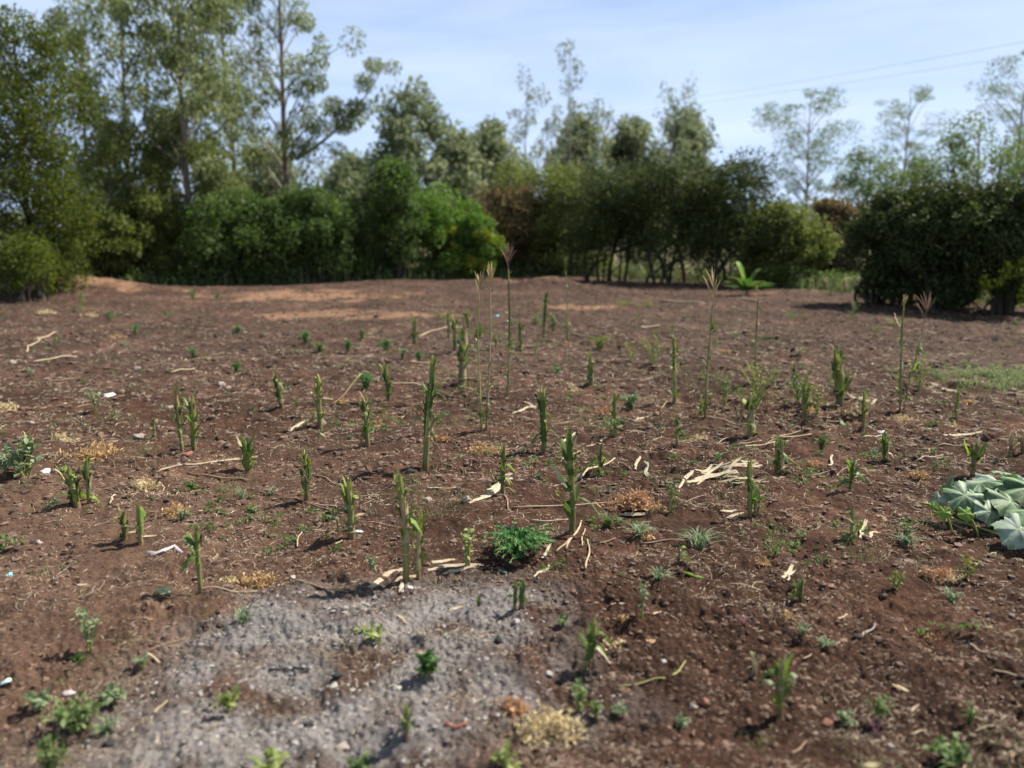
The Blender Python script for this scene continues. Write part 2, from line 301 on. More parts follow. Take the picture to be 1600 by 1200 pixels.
class MB:
    """collects tubes, ribbons and leaves; build() links them as ONE mesh object"""
    def __init__(s): s.v = []; s.q = []; s.t = []; s.n = 0
    def add(s, V, Q=None, T=None):
        s.v.append(np.asarray(V, float).reshape(-1, 3))
        if Q is not None and len(Q): s.q.append(np.asarray(Q, int).reshape(-1, 4) + s.n)
        if T is not None and len(T): s.t.append(np.asarray(T, int).reshape(-1, 3) + s.n)
        s.n += len(s.v[-1])
    def tube(s, P, rad, k=6, cap=True):
        P = np.asarray(P, float); n = len(P); rad = np.broadcast_to(np.asarray(rad, float), (n,))
        T = np.gradient(P, axis=0); T /= np.linalg.norm(T, axis=1, keepdims=True) + 1e-9
        ref = np.array([0, 0, 1.0]) if abs(T[:, 2]).mean() < 0.8 else np.array([1.0, 0, 0])
        A = np.cross(T, ref); A /= np.linalg.norm(A, axis=1, keepdims=True) + 1e-9; B = np.cross(T, A)
        a = np.arange(k) * 2 * math.pi / k
        V = P[:, None] + rad[:, None, None] * (np.cos(a)[None, :, None] * A[:, None] + np.sin(a)[None, :, None] * B[:, None])
        i = np.arange(n - 1)[:, None] * k; j = np.arange(k)[None]; j2 = (j + 1) % k
        Q = np.stack([i + j, i + k + j, i + k + j2, i + j2], -1).reshape(-1, 4)
        V = V.reshape(-1, 3)
        if cap:
            V = np.vstack([V, P[-1:], P[:1]]); e = (n - 1) * k
            s.add(V, Q, [(e + x, n * k, e + (x + 1) % k) for x in range(k)] + [(x, (x + 1) % k, n * k + 1) for x in range(k)])
        else: s.add(V, Q)
    def ribbon(s, P, w, side, fold=0.0, up=None):
        """a leaf blade along P, w its half width at each point, folded along the midrib"""
        P = np.asarray(P, float); n = len(P); w = np.broadcast_to(np.asarray(w, float), (n,)); S = np.asarray(side, float)
        if S.ndim == 1: S = np.broadcast_to(S, (n, 3))
        T = np.gradient(P, axis=0); U = np.cross(S, T); U /= np.linalg.norm(U, axis=1, keepdims=True) + 1e-9
        V = np.stack([P - S * w[:, None] + U * (fold * w)[:, None], P, P + S * w[:, None] + U * (fold * w)[:, None]], 1).reshape(-1, 3)
        i = np.arange(n - 1)[:, None] * 3; j = np.arange(2)[None]
        s.add(V, np.stack([i + j, i + j + 1, i + j + 4, i + j + 3], -1).reshape(-1, 4))
    def leaves(s, C, A, B, L, W):
        """rhombic leaves: centre, length axis, width axis"""
        C, A, B = (np.asarray(x, float) for x in (C, A, B)); L = np.broadcast_to(L, (len(C),))[:, None]; W = np.broadcast_to(W, (len(C),))[:, None]
        N_ = np.cross(A, B)
        V = np.stack([C - A * L / 2, C + B * W / 2 - A * L * 0.08 + N_ * W * .12, C + A * L / 2, C - B * W / 2 - A * L * 0.08 + N_ * W * .12], 1).reshape(-1, 3)
        s.add(V, np.arange(len(C) * 4).reshape(-1, 4))
    def build(s, name, mat, parent=None, loc=None, smooth=True):
        V = np.vstack(s.v); fs = []
        if s.q: fs.append(np.vstack(s.q))
        if s.t: fs.append(np.vstack(s.t))
        return obj(name, np_mesh(name, V, fs, mat, smooth), parent, loc)
def unit(v): return v / (np.linalg.norm(v, axis=-1, keepdims=True) + 1e-9)
def rdir(n): return unit(rng.normal(size=(n, 3)))
def bez(p0, p1, p2, n):
    t = np.linspace(0, 1, n)[:, None]
    return (1 - t) ** 2 * np.asarray(p0, float) + 2 * t * (1 - t) * np.asarray(p1, float) + t * t * np.asarray(p2, float)

# ---------------------------------------------------------------- the ground: one sheet to the horizon
FIELD = [(-30, -40), (-26, 20), (-13, 21.5), (-9, 22), (-3, 24.5), (1, 28), (5, 25), (8, 20), (12, 14.5), (18, 12), (30, 8), (30, -40)]
def ash_at(x, y): return poly_mask(x, y, ASH, 0.10)
MUR = [(flat(485, 490), 1.3, 0.8), (flat(470, 463), 2.4, 1.5), (flat(845, 447), 1.0, 1.3), (flat(900, 482), 1.1, 0.35), (flat(640, 494), 1.2, 0.35), (flat(560, 497), .8, .3), ((-12.0, 20.3), 2.8, 1.0), (flat(760, 440), 1.6, 1.0), (flat(1190, 458), 0.5, 0.4)]
def ground():
    ang = np.concatenate([np.linspace(-46, 46, 1350), np.linspace(46, 314, 90)[1:-1]]) * math.pi / 180      # from +Y, clockwise
    r = [0.35]
    while r[-1] < 1.4: r.append(r[-1] * 1.03)
    while r[-1] < 34: r.append(r[-1] * 1.0032)
    while r[-1] < 60: r.append(r[-1] * 1.01)
    while r[-1] < 1500: r.append(r[-1] * 1.12)
    r = np.array(r); na = len(ang); nr = len(r)
    A, RR = np.meshgrid(ang, r); jit = (rng.random(A.shape) - .5)
    X = RR * np.sin(A + jit * 0.0006); Y = RR * np.cos(A + jit * 0.0006)
    z = np.zeros_like(X)
    for k in range(0, nr, 60): z[k:k + 60] = height(X[k:k + 60], Y[k:k + 60], (RR[k:k + 60] * 0.0032))
    V = np.stack([X, Y, z], -1).reshape(-1, 3)
    V = np.vstack([V, [[0, 0, gz(0, 0)]]])
    i = np.arange(nr - 1)[:, None] * na; j = np.arange(na)[None]; j2 = (j + 1) % na
    Q = np.stack([i + j, i + na + j, i + na + j2, i + j2], -1).reshape(-1, 4)
    c = len(V) - 1; T = np.array([(x, (x + 1) % na, c) for x in range(na)])
    me = np_mesh('ground', V, [Q, T], None, True)
    x, y = V[:, 0], V[:, 1]
    wob = 0.10 * pn(x / 0.35, y / 0.35, 90) + 0.05 * pn(x / 0.09, y / 0.09, 91)
    ash = np.zeros(len(V)); sel = (np.abs(x) < 3.2) & (y > 0) & (y < 4.8)
    ash[sel] = poly_mask(x[sel] + wob[sel], y[sel] + wob[sel] * .8, ASH, 0.24) * np.clip(0.82 + 1.4 * pn(x[sel] / .22, y[sel] / .22, 93), 0.1, 1)
    mur = np.zeros(len(V))
    for (mx0, my0), sx, sy in MUR:
        d = np.hypot((x - mx0) / sx, (y - my0) / sy) + 0.9 * pn(x / .8, y / .8, 95) + .5 * pn(x / .2, y / .2, 96) + .35 * pn(x / .07, y / .07, 98)
        mur = np.maximum(mur, (1 - sstep(0.3, 1.25, d)) * .85)
    gr = 1 - poly_mask(x + 3 * wob, y + 3 * wob, FIELD, 0.5)
    gx, gy = flat(1570, 600)
    d = np.hypot((x - gx - 0.6) / 1.3, (y - gy) / 1.0) + .5 * pn(x / .3, y / .3, 97); gpatch = (1 - sstep(0.7, 1.1, d))
    pale = np.clip(sstep(-0.1, -2.0, x) * (1 - sstep(3.2, 6.5, y)), 0, 1)
    for nm, a in (('ash', ash), ('murram', mur), ('turf', np.maximum(gr, gpatch * .8)), ('dry', pale), ('grey', np.clip(sstep(6.5, 9.5, y + 6 * wob) * .9, 0, 1) * (1 - sstep(40, 60, y)))):
        at = me.attributes.new(nm, 'FLOAT', 'POINT'); at.data.foreach_set('value', a.astype(np.float32))
    m, nt, N, L = newmat('soil')
    t = N('ShaderNodeTexCoord')
    def noise(s, d=5, ro=0.6):
        n = N('ShaderNodeTexNoise'); n.inputs['Scale'].default_value = s; n.inputs['Detail'].default_value = d; n.inputs['Roughness'].default_value = ro
        L(t.outputs['Object'], n.inputs['Vector']); return n
    def attr(nm): return N('ShaderNodeAttribute', attribute_name=nm)
    def mix(f, a, b, mode='MIX'):
        k = N('ShaderNodeMixRGB', blend_type=mode)
        for q, src in ((0, f), (1, a), (2, b)):
            if isinstance(src, (int, float)): k.inputs[q].default_value = src
            elif isinstance(src, tuple): k.inputs[q].default_value = c4(src)
            else: L(src, k.inputs[q])
        return k.outputs[0]
    def greyer(src):
        h = N('ShaderNodeHueSaturation'); h.inputs['Saturation'].default_value = 0.84; h.inputs['Value'].default_value = 0.98; L(src, h.inputs['Color']); return h.outputs[0]
    n_big, n_mid, n_fine, n_grit = noise(0.8, 4), noise(6, 6), noise(60, 6, .7), noise(330, 3)
    soil = ramp(N, [(0.34, (0.016, 0.0095, 0.0065)), (0.51, (0.060, 0.0355, 0.0245)), (0.70, (0.205, 0.130, 0.092))])
    f1 = mix(0.62, n_mid.outputs['Fac'], n_fine.outputs['Fac']); f2 = mix(0.3, f1, n_big.outputs['Fac']); L(f2, soil.inputs[0])
    warm = mix(n_big.outputs['Fac'], (0.85, 0.85, 0.85), (1.28, 1.0, 0.86))
    soil1 = mix(1.0, soil.outputs[0], warm, 'MULTIPLY')
    drysoil = ramp(N, [(0.28, (0.058, 0.035, 0.024)), (0.72, (0.21, 0.131, 0.089))]); L(f1, drysoil.inputs[0])
    dm = N('ShaderNodeMath', operation='MULTIPLY'); L(attr('dry').outputs['Fac'], dm.inputs[0]); dm.inputs[1].default_value = 0.75
    c = mix(dm.outputs[0], soil1, drysoil.outputs[0])
    c = mix(attr('grey').outputs['Fac'], c, greyer(c))
    grit = ramp(N, [(0.62, (0, 0, 0)), (0.7, (1, 1, 1))]); L(n_grit.outputs['Fac'], grit.inputs[0])
    gm = N('ShaderNodeMath', operation='MULTIPLY'); gm.inputs[1].default_value = 0.35; L(grit.outputs[0], gm.inputs[0])
    c = mix(gm.outputs[0], c, (0.20, 0.155, 0.12))
    murr = ramp(N, [(0.3, (0.15, 0.082, 0.05)), (0.7, (0.34, 0.20, 0.125))]); L(f1, murr.inputs[0])
    c = mix(attr('murram').outputs['Fac'], c, murr.outputs[0])
    ashr = ramp(N, [(0.28, (0.075, 0.064, 0.058)), (0.42, (0.17, 0.154, 0.144)), (0.60, (0.28, 0.262, 0.25)), (0.8, (0.37, 0.352, 0.338))]); L(f1, ashr.inputs[0])
    blk = ramp(N, [(0.36, (1, 1, 1)), (0.42, (0, 0, 0))]); n_blk = noise(38, 3); L(n_blk.outputs['Fac'], blk.inputs[0])
    bm = N('ShaderNodeMath', operation='MULTIPLY'); bm.inputs[1].default_value = 0.8; L(blk.outputs[0], bm.inputs[0])
    ashc = mix(bm.outputs[0], ashr.outputs[0], (0.035, 0.032, 0.032))
    c = mix(attr('ash').outputs['Fac'], c, ashc)
    turf = ramp(N, [(0.3, (0.06, 0.055, 0.028)), (0.7, (0.15, 0.135, 0.075))]); L(f1, turf.inputs[0])
    c = mix(attr('turf').outputs['Fac'], c, turf.outputs[0])
    p = N('ShaderNodeBsdfPrincipled'); p.inputs['Roughness'].default_value = 0.95; p.inputs['Specular IOR Level'].default_value = 0.12; L(c, p.inputs['Base Color'])
    b1 = N('ShaderNodeBump'); b1.inputs['Strength'].default_value = 1.0; b1.inputs['Distance'].default_value = 0.02; L(n_fine.outputs['Fac'], b1.inputs['Height'])
    b2 = N('ShaderNodeBump'); b2.inputs['Strength'].default_value = 0.6; b2.inputs['Distance'].default_value = 0.003; L(n_grit.outputs['Fac'], b2.inputs['Height'])
    L(b1.outputs[0], b2.inputs['Normal']); L(b2.outputs[0], p.inputs['Normal'])
    o = N('ShaderNodeOutputMaterial'); L(p.outputs[0], o.inputs[0])
    me.materials.append(m); MATS['soil'] = m
    tag(obj('ground', me), kind='structure')
ground()

# ---------------------------------------------------------------- trees and shrubs round the field
def trunk_path(h, lean, n=9, wob=0.03):
    z = np.linspace(0, h, n); ph = rng.random(2) * 6
    return np.stack([lean[0] * (z / h) ** 1.4 + wob * h * 0.5 * np.sin(z / h * 5 + ph[0]) * (z / h), lean[1] * (z / h) + wob * h * 0.5 * np.sin(z / h * 4 + ph[1]) * (z / h), z], 1)
def at_h(P, z):
    return np.array([np.interp(z, P[:, 2], P[:, k]) for k in range(3)])
def spray(mb, c, s, n, L, W, droop=0.5, hollow=0.35):
    """n leaves filling a clump of size s round c"""
    d = rdir(n); rr = (hollow + (1 - hollow) * rng.random(n) ** 0.6)[:, None]
    C = np.asarray(c) + d * rr * np.asarray(s)
    A = unit(rdir(n) * (1 - droop) + np.array([0, 0, -1]) * droop * 1.2 + d * 0.3)
    B = unit(np.cross(A, rdir(n)))
    sc = 0.7 + 0.6 * rng.random(n)
    mb.leaves(C, A, B, L * sc, W * sc)
def tree(name, label, px, Y, top, width, crown_from, leaf, bark='bark', group=None, clumps=40, cs=0.6, n=220, L=0.16, W=0.045, droop=0.5, profile='oval', lean=0.0, thick=0.018, flat_=1.0, X=None, cat='tree', extra=None):
    """trunk with limbs, each limb carrying a clump of leaves"""
    b = above(px, 400, Y); x0 = b.x if X is None else X
    z0 = gz(x0, Y) - 0.05; H = above(px, top, Y).z - z0; Wd = width * mpp(Y) / 2
    root = empty(name, (x0, Y, z0), label, cat, group)
    P = trunk_path(H * 0.97, (lean * H, 0.04 * H * (rng.random() - .5)))
    rad = np.linspace(1, 0.12, len(P)) ** 0.9 * thick * H
    tk = MB(); tk.tube(P, rad, 8); cr = MB()
    for k in range(clumps):
        t = crown_from + (1 - crown_from) * ((k + rng.random()) / clumps)
        u = (t - crown_from) / (1 - crown_from)
        if profile == 'oval': pr = math.sin(math.pi * min(max(u * 0.86 + 0.12, 0), 1)) ** 0.7
        elif profile == 'cone': pr = (1 - u) * 0.95 + 0.06
        elif profile == 'umbrella': pr = 0.35 + 0.65 * u if u < .85 else .7
        else: pr = 0.9 if 0.12 < u < 0.9 else 0.55
        a = rng.random() * 6.283; r_ = Wd * pr * (0.25 + 0.75 * math.sqrt(rng.random()))
        c0 = at_h(P, t * H * 0.97); c = c0 + np.array([math.cos(a) * r_, math.sin(a) * r_, 0])
        base = at_h(P, max(0.08, t - 0.10 - 0.12 * rng.random() * r_ / max(Wd, .1)) * H * 0.97)
        mid = (base + c) / 2 + np.array([0, 0, 0.12 * r_])
        Q = bez(base, mid, c, 6); r0 = np.interp(base[2], P[:, 2], rad) * 0.45
        tk.tube(Q, np.linspace(max(r0, .008), .005, 6), 5, cap=False)
        s = cs * (0.6 + 0.8 * rng.random())
        spray(cr, c, (s, s, s * flat_), int(n * (0.6 + .8 * rng.random())), L, W, droop)
        if r_ > cs * 1.5:
            spray(cr, (c * .55 + c0 * .45) + rng.normal(size=3) * .1 * cs, (s * .7, s * .7, s * flat_ * .7), int(n * .5), L, W, droop)
    tk.build('trunk', bark, root); cr.build('crown', leaf, root, smooth=False)
    return root, H, Wd
def shrub(name, label, px, Y, top, width, leaf, group=None, foot=0.08, n=9000, L=0.09, W=0.05, blobs=26, stems=6, bark='bark_dark', cat='shrub', depth=0.8, lump=0.30, droop=0.25):
    """leaves in lumps round several stems; foot is how far up the bare stems show"""
    x0 = above(px, 400, Y).x; z0 = gz(x0, Y) - 0.04; H = above(px, top, Y).z - z0; Wd = width * mpp(Y) / 2
    root = empty(name, (x0, Y, z0), label, cat, group)
    cr = MB(); st = MB(); per = max(60, n // blobs)
    for k in range(blobs):
        u = (k + rng.random()) / blobs; a = rng.random() * 6.283
        z = H * (foot + (1 - foot) * (0.10 + 0.80 * u)); pr = 1.0 if u < 0.6 else math.sqrt(max(0.05, 1 - ((u - .6) / .48) ** 2))
        rr = math.sqrt(rng.random()) * pr * 0.8
        c = np.array([math.cos(a) * rr * Wd, math.sin(a) * rr * Wd * depth, z]); s = min(Wd, H) * lump * (0.65 + .7 * rng.random())
        spray(cr, c, (s * 1.15, s * 1.15 * depth, s * .9), per, L, W, droop, hollow=0.45)
        if k % max(1, blobs // (stems * 2)) == 0:
            f = np.array([rng.normal() * Wd * .25, rng.normal() * Wd * .2, 0]); m_ = np.array([f[0] * 1.2 + c[0] * .2, f[1] * 1.2 + c[1] * .2, z * .6])
            st.tube(bez(f, m_, c, 7), np.linspace(0.014 * H, 0.004 * H, 7) * (0.7 + .6 * rng.random()), 6, cap=False)
    # twigs that stand out of the outline
    m = 40; d = rdir(m); d[:, 2] = np.abs(d[:, 2]) * .9 + .1
    for k in range(m):
        c = np.array([d[k, 0] * Wd * .98, d[k, 1] * Wd * depth * .98, H * (foot + (1 - foot) * (.35 + .62 * d[k, 2] * rng.random() ** .3))])
        if c[2] / H > 0.75: c[:2] *= 0.8
        spray(cr, c, (.16 * Wd, .16 * Wd, .22 * Wd), 45, L, W, droop, hollow=0)
    for k in range(16):                  # shoots of the year that break the outline
        a = rng.random() * 6.283; r_ = math.sqrt(rng.random()) * .75; b0_ = np.array([math.cos(a) * r_ * Wd, math.sin(a) * r_ * Wd * depth, H * (.92 - .35 * r_ * r_)]); ln = H * (.08 + .17 * rng.random())
        tip = b0_ + np.array([rng.normal() * .3 * ln + math.cos(a) * r_ * ln * .7, rng.normal() * .3 * ln, ln]); Q = bez(b0_ - [0, 0, .1 * H], (b0_ + tip) / 2 + rng.normal(size=3) * .06 * ln, tip, 5)
        st.tube(Q, np.linspace(.008, .003, 5), 4, cap=False); m2 = 26; t = rng.random(m2); C = Q[0] * (1 - t)[:, None] + Q[-1] * t[:, None] + rng.normal(size=(m2, 3)) * (.05 + .05 * (1 - t))[:, None]
        A = unit(rdir(m2) + np.array([0, 0, .5])); cr.leaves(C, A, unit(np.cross(A, rdir(m2))), L * (.7 + .5 * rng.random(m2)), W)
    st.build('stem', bark, root); cr.build('crown', leaf, root, smooth=False)
    return root, H, Wd

GUM = 'tall gum trees at the field corner'
tree('gum_tree', 'tall gum tree whose pale trunk rises from the undergrowth, tallest in its cluster', 303, 24.5, -150, 200, 0.24, 'gum_leaf', group=GUM, clumps=51, cs=.52, n=190, W=.058, L=.17, thick=.011)
tree('gum_tree', 'slim gum tree just behind the tallest trunk, crown reaching over flowering shrub', 215, 26.5, -90, 190, 0.22, 'gum_leaf', group=GUM, clumps=42, cs=.52, n=190, W=.058, L=.17, thick=.010)
tree('gum_tree', 'gum tree with open crown nearest the flowering shrub', 150, 28.0, -40, 150, 0.2, 'gum_leaf', group=GUM, clumps=32, cs=.5, n=190, W=.058, L=.17, thick=.010)
gt, gH, gW = tree('gum_tree', 'gum tree with airy crown and one long bough stretching towards the open sky', 455, 31.0, -170, 215, 0.28, 'gum_leaf', group=GUM, clumps=40, cs=.58, n=190, W=.058, L=.17, thick=.011)
tree('gum_tree', 'gum tree between the tallest trunk and the one with a long bough', 375, 30.0, -110, 170, 0.28, 'gum_leaf', group=GUM, clumps=32, cs=.55, n=190, W=.058, L=.17, thick=.010)
for (px, Y, top, w, lf, lb) in [
 (178, 23.6, 190, 150, 'bush_olive', 'young olive tree filling the space between flowering tree and pale gum trunk'),
 (268, 25.4, 165, 130, 'bush_olive', 'young yellowish tree leaning against the pale gum trunk'),
 (338, 25.0, 225, 120, 'bush_olive', 'young pale-leaved tree on the open side of the pale gum trunk')]:
    tree('young_tree', lb, px, Y, top, w, 0.14, lf, group='young trees under the gums', clumps=44, cs=.48, n=150, L=.13, W=.05, droop=.45, profile='oval')
# the long bough
bb = MB(); bl = MB(); b0 = above(462, 250, 31.0) - gt.location; b2 = above(598, 105, 31.0) - gt.location
Q = bez(b0, (np.array(b0) + np.array(b2)) / 2 + np.array([.6, 0, -.4]), b2, 10); bb.tube(Q, np.linspace(.07, .015, 10), 6)
for k in range(3, 10):
    for q in range(2): spray(bl, Q[k] + rng.normal(size=3) * .28, (.42, .42, .32), 170, .16, .045, .5)
for (qx, qy, s) in ((545, 190, .6), (500, 200, .55), (480, 230, .5), (445, 205, .55), (520, 165, .5)):
    c = np.array(above(qx, qy, 31.0) - gt.location); spray(bl, c, (s, s, s * .75), 330, .16, .045, .5); bb.tube(bez(b0, (np.array(b0) + c) / 2, c, 5), np.linspace(.04, .01, 5), 5)
bb.build('bough', 'bark', gt); bl.build('foliage', 'gum_leaf', gt, smooth=False)

# the flowering shrub beside the field and its neighbours
root, H_, W_ = tree('flowering_shrub', 'dense small-leaved tree with purple flowers at the corner, left edge of photo', 55, 19.0, 20, 200, 0.03, 'shrub_near', bark='bark_dark', cat='tree', clumps=110, cs=.52, n=330, L=.075, W=.045, droop=.25, profile='box', thick=.014)
fl = MB(); d = rdir(160); d[:, 1] = -np.abs(d[:, 1]); C = np.stack([d[:, 0] * W_ * .95, d[:, 1] * W_ * .95, H_ * (.25 + .72 * rng.random(160))], 1)
fl.leaves(C, rdir(160), rdir(160), .075, .06); fl.build('blossom', 'flower_purple', root, smooth=False)
shrub('clipped_shrub', 'low shrub with flat sunlit lime top in front of the flowering tree', 30, 17.6, 372, 130, 'shrub_lime', foot=.22, n=7000, L=.055, W=.035, blobs=30, depth=.7, stems=9)
SH = 'shrubs along the far side of the field'
S = [
 (160, 22.5, 330, 120, 'bush_olive', 'olive shrub between the flowering tree and the pale gum trunk'),
 (232, 23.5, 290, 110, 'bush_olive', 'shrub with pale lit sprays just beside the pale gum trunk'),
 (355, 23.5, 305, 150, 'bush_green', 'dark green shrub on the other side of the pale gum trunk'),
 (430, 24.0, 312, 150, 'bush_green', 'mid green shrub under the airy gum crown with a lime tip at its foot'),
 (505, 24.5, 290, 150, 'bush_green', 'shaded green shrub next to the tall rounded one'),
 (605, 25.5, 246, 140, 'bush_green', 'tallest rounded green shrub in the far row'),
 (690, 26.5, 300, 150, 'bush_bright', 'bright green shrub lit full by the sun'),
 (738, 26.3, 335, 85, 'bush_bright', 'small yellow-flushed shrub at the end of the bright green one'),
 (790, 29.0, 292, 140, 'bush_brown', 'brownish half-dry shrub where the far row dips'),
 (838, 30.0, 255, 150, 'bush_olive', 'olive shrub standing behind the orange earth heap'),
 (893, 28.5, 262, 140, 'bush_olive', 'olive-green shrub at the start of the dark hedge'),
 (962, 25.0, 264, 170, 'bush_dark', 'first dark hedge shrub with a gap of light below'),
 (1050, 24.0, 258, 185, 'bush_dark', 'dark hedge shrub in the middle over bare stems'),
 (1135, 23.0, 248, 175, 'bush_dark', 'tallest dark hedge shrub standing on two thick stems'),
 (1225, 22.5, 328, 140, 'bush_olive', 'low olive shrub behind the young banana plant'),
 (1298, 23.5, 305, 95, 'bush_brown', 'thin brownish shrub in the gap between the two dark hedges'),
 (1395, 16.6, 288, 150, 'bush_dark', 'first shrub of the near dark hedge beside the gap'),
 (1480, 15.6, 283, 160, 'bush_dark', 'middle shrub of the near dark hedge'),
 (1575, 14.8, 280, 160, 'bush_dark', 'near dark hedge shrub with yellow leaves low down, at right edge'),
]
for (px, Y, top, w, lf, lb) in S:
    dk = lf == 'bush_dark'
    hedge = dk and Y > 20
    r_ = shrub('shrub', lb, px, Y, top, w, lf, group=SH, foot=.17 if hedge else (.03 if dk else .0), n=22000 if dk else 14000, L=.11 if not dk else .085, W=.06 if not dk else .046, blobs=34 if dk else 26, stems=4 if hedge else 6, lump=.37 if dk else .35)
    if px == 738:
        yl = MB()
        for k in range(9): spray(yl, (r_[2] * (.1 + .5 * rng.normal()), -r_[2] * (.6 + .25 * rng.random()), r_[1] * (.2 + .6 * rng.random())), (.22, .16, .22), 70, .10, .055, .3, 0)
        yl.build('yellow_foliage', 'bush_yellow', r_[0], smooth=False)
    if px == 1575:
        yl = MB()
        for k in range(14): spray(yl, (rng.normal() * .5, -r_[2] * .8 - .1 * rng.random(), .35 + .7 * rng.random()), (.16, .1, .2), 40, .08, .045, .3, 0)
        yl.build('yellow_foliage', 'bush_yellow', r_[0], smooth=False)
# beyond the row
FA = 'trees far beyond the field'
for (px, Y, top, w, lf, lb) in [
 (645, 42, 136, 130, 'gum_leaf_far', 'broad pointed grey-green tree behind the tallest rounded shrub'),
 (770, 48, 196, 110, 'gum_leaf_far', 'low dull tree behind the dip of the far row'),
 (712, 45, 206, 90, 'gum_leaf_far', 'low tree in the shade of the broad pointed one'),
 (905, 70, 186, 82, 'gum_leaf_far', 'round-topped olive tree below the tallest thin tree'),
 (980, 72, 192, 90, 'gum_leaf_far', 'round-topped olive tree in the middle of three alike'),
 (1060, 70, 178, 80, 'gum_leaf_far', 'round-topped olive tree standing highest of three alike'),
 (560, 46, 250, 120, 'gum_leaf_far', 'grey tree showing under the long bough'),
 (420, 40, 232, 110, 'gum_leaf_far', 'grey-green tree seen below the airy gum crown')]:
    tree('far_tree', lb, px, Y, top, w, 0.22, lf, group=FA, clumps=46, cs=.02 * Y, n=150, L=.0075 * Y, W=.003 * Y, droop=.4, profile='oval')
for (px, Y, top, w, lb) in [
 (885, 62, 48, 36, 'tallest thin tree with a dense tip rising alone against the sky'),
 (820, 55, 104, 56, 'thin feathery tree nearest the broad pointed tree'),
 (1035, 62, 118, 60, 'thin leaning feathery tree above the round-topped ones'),
 (937, 66, 152, 40, 'shortest thin tree between the tallest and the leaning one'),
 (860, 66, 165, 34, 'faint thin tree just beside the tallest one')]:
    tree('slender_tree', lb, px, Y, top, w, 0.35, 'gum_leaf_far', group='thin trees against the sky', clumps=17, cs=.009 * Y, n=50, L=.005 * Y, W=.0015 * Y, droop=.5, profile='box', thick=.006, lean=(.02 if px != 1035 else .09), flat_=1.4)
for (px, Y, top, w, lf, lb, cl) in [
 (1255, 31, 138, 190, 'thorn_leaf', 'thorn tree with flat layered sprays standing over the gap in the hedge', 26),
 (1400, 38, 128, 140, 'thorn_leaf_pale', 'paler sparse thorn tree beyond the near dark hedge', 20),
 (1572, 31, 72, 150, 'thorn_leaf_pale', 'tall sparse thorn tree rising above the bright crown near the right edge', 18)]:
    tree('thorn_tree', lb, px, Y, top, w, 0.45, lf, bark='bark', group='thorn trees behind the hedge', clumps=int(cl * 1.9), cs=.46, n=120, L=.085, W=.035, droop=.3, profile='umbrella', flat_=.5, thick=.010)
for (px, Y, top, w, lf, lb) in [
 (1515, 24, 186, 200, 'thorn_leaf', 'spreading yellow-green crown over the near dark hedge'),
 (1600, 25, 205, 130, 'thorn_leaf', 'second yellow-green crown cut by the right edge'),
 (1345, 29, 232, 110, 'thorn_leaf', 'small green tree between two thorn trees'),
 (1425, 33, 246, 90, 'thorn_leaf', 'small green tree under the paler thorn tree')]:
    tree('bushy_tree', lb, px, Y, top, w, 0.25, lf, group='green trees behind the near hedge', clumps=34, cs=.5, n=190, L=.11, W=.05, droop=.3, profile='oval')
# far-off wood that closes the view under the crowns
fw = MB()
for k in range(1500):
    a = R(-52 + 104 * rng.random()); rr = 95 + 50 * rng.random(); c = np.array([rr * math.sin(a), rr * math.cos(a), 0.5 + 5.0 * rng.random() ** 1.2 * (0.75 + .4 * math.sin(a * 23))])
    spray(fw, c, (2.0, 1.6, 1.3), 42, .7, .35, .2, .2)
tag(fw.build('distant_woods', 'gum_leaf_far', smooth=False), 'far-off belt of trees seen through the gaps between the shrubs', 'woods', kind='stuff')
# young banana plant
Yb = 19.0; bx = above(1170, 400, Yb).x
bn = empty('banana_plant', (bx, Yb, gz(bx, Yb)), 'young banana plant with one bright upright leaf in front of the dark hedge', 'plant')
mb = MB(); mb.tube([(0, 0, -.02), (.01, 0, .15), (.0, 0, .3)], [.06, .05, .03], 8); mb.build('pseudostem', 'straw', bn)
for (ax, ln, up, w, mt) in ((2.2, .75, 1.1, .09, 'banana_leaf'), (0.3, .6, .9, .09, 'maize_leaf'), (3.6, .65, .5, .10, 'maize_leaf'), (5.2, .6, .35, .10, 'maize_leaf'), (2.9, .5, .12, .09, 'maize_leaf'), (6.0, .55, .15, .10, 'weed_dark'), (4.4, .5, .6, .1, 'weed_dark'), (3.3, .6, .3, .11, 'maize_leaf'), (5.7, .62, .25, .11, 'maize_leaf'), (4.8, .5, .2, .11, 'maize_leaf'), (3.9, .55, .1, .1, 'weed_dark'), (5.5, .5, .05, .1, 'weed_dark'), (0.6, .55, .3, .1, 'maize_leaf'), (1.5, .5, .4, .09, 'banana_leaf')):
    mb = MB(); e = np.array([math.cos(ax), math.sin(ax), 0]); hp = min(1, up) * ln
    ln *= 1.2; P = bez((0, 0, .12), np.array([0, 0, .18 + hp]) + e * ln * .35, e * ln * (1.05 - .55 * up) + np.array([0, 0, .2 + hp * .8]), 9)
    mb.ribbon(P, w * np.array([.15, .5, .8, .95, 1, .95, .8, .5, .06]), np.cross(e, [0, 0, 1]), .35); mb.build('leaf', mt, bn)
# power lines
for k, (y0, y1, lb) in enumerate(((158, 62, 'upper power line crossing the pale sky'), (166, 84, 'lower power line hanging just beneath the other'))):
    mb = MB(); A_ = above(1040, y0, 130); B_ = above(1660, y1 - 8, 60); P = bez(A_, (A_ + B_) / 2 + Vector((0, 0, -.6)), B_, 24)
    far = A_ + (A_ - B_) * 1.2; mb.tube(np.vstack([bez(far, (far + A_) / 2 + Vector((0, 0, -1)), A_, 10)[:-1], P, bez(B_, B_ + (B_ - A_) * .3, B_ + (B_ - A_) * .6, 6)[1:]]), .011, 5)
    tag(mb.build('power_line', 'wire'), lb, 'power line', 'power lines')

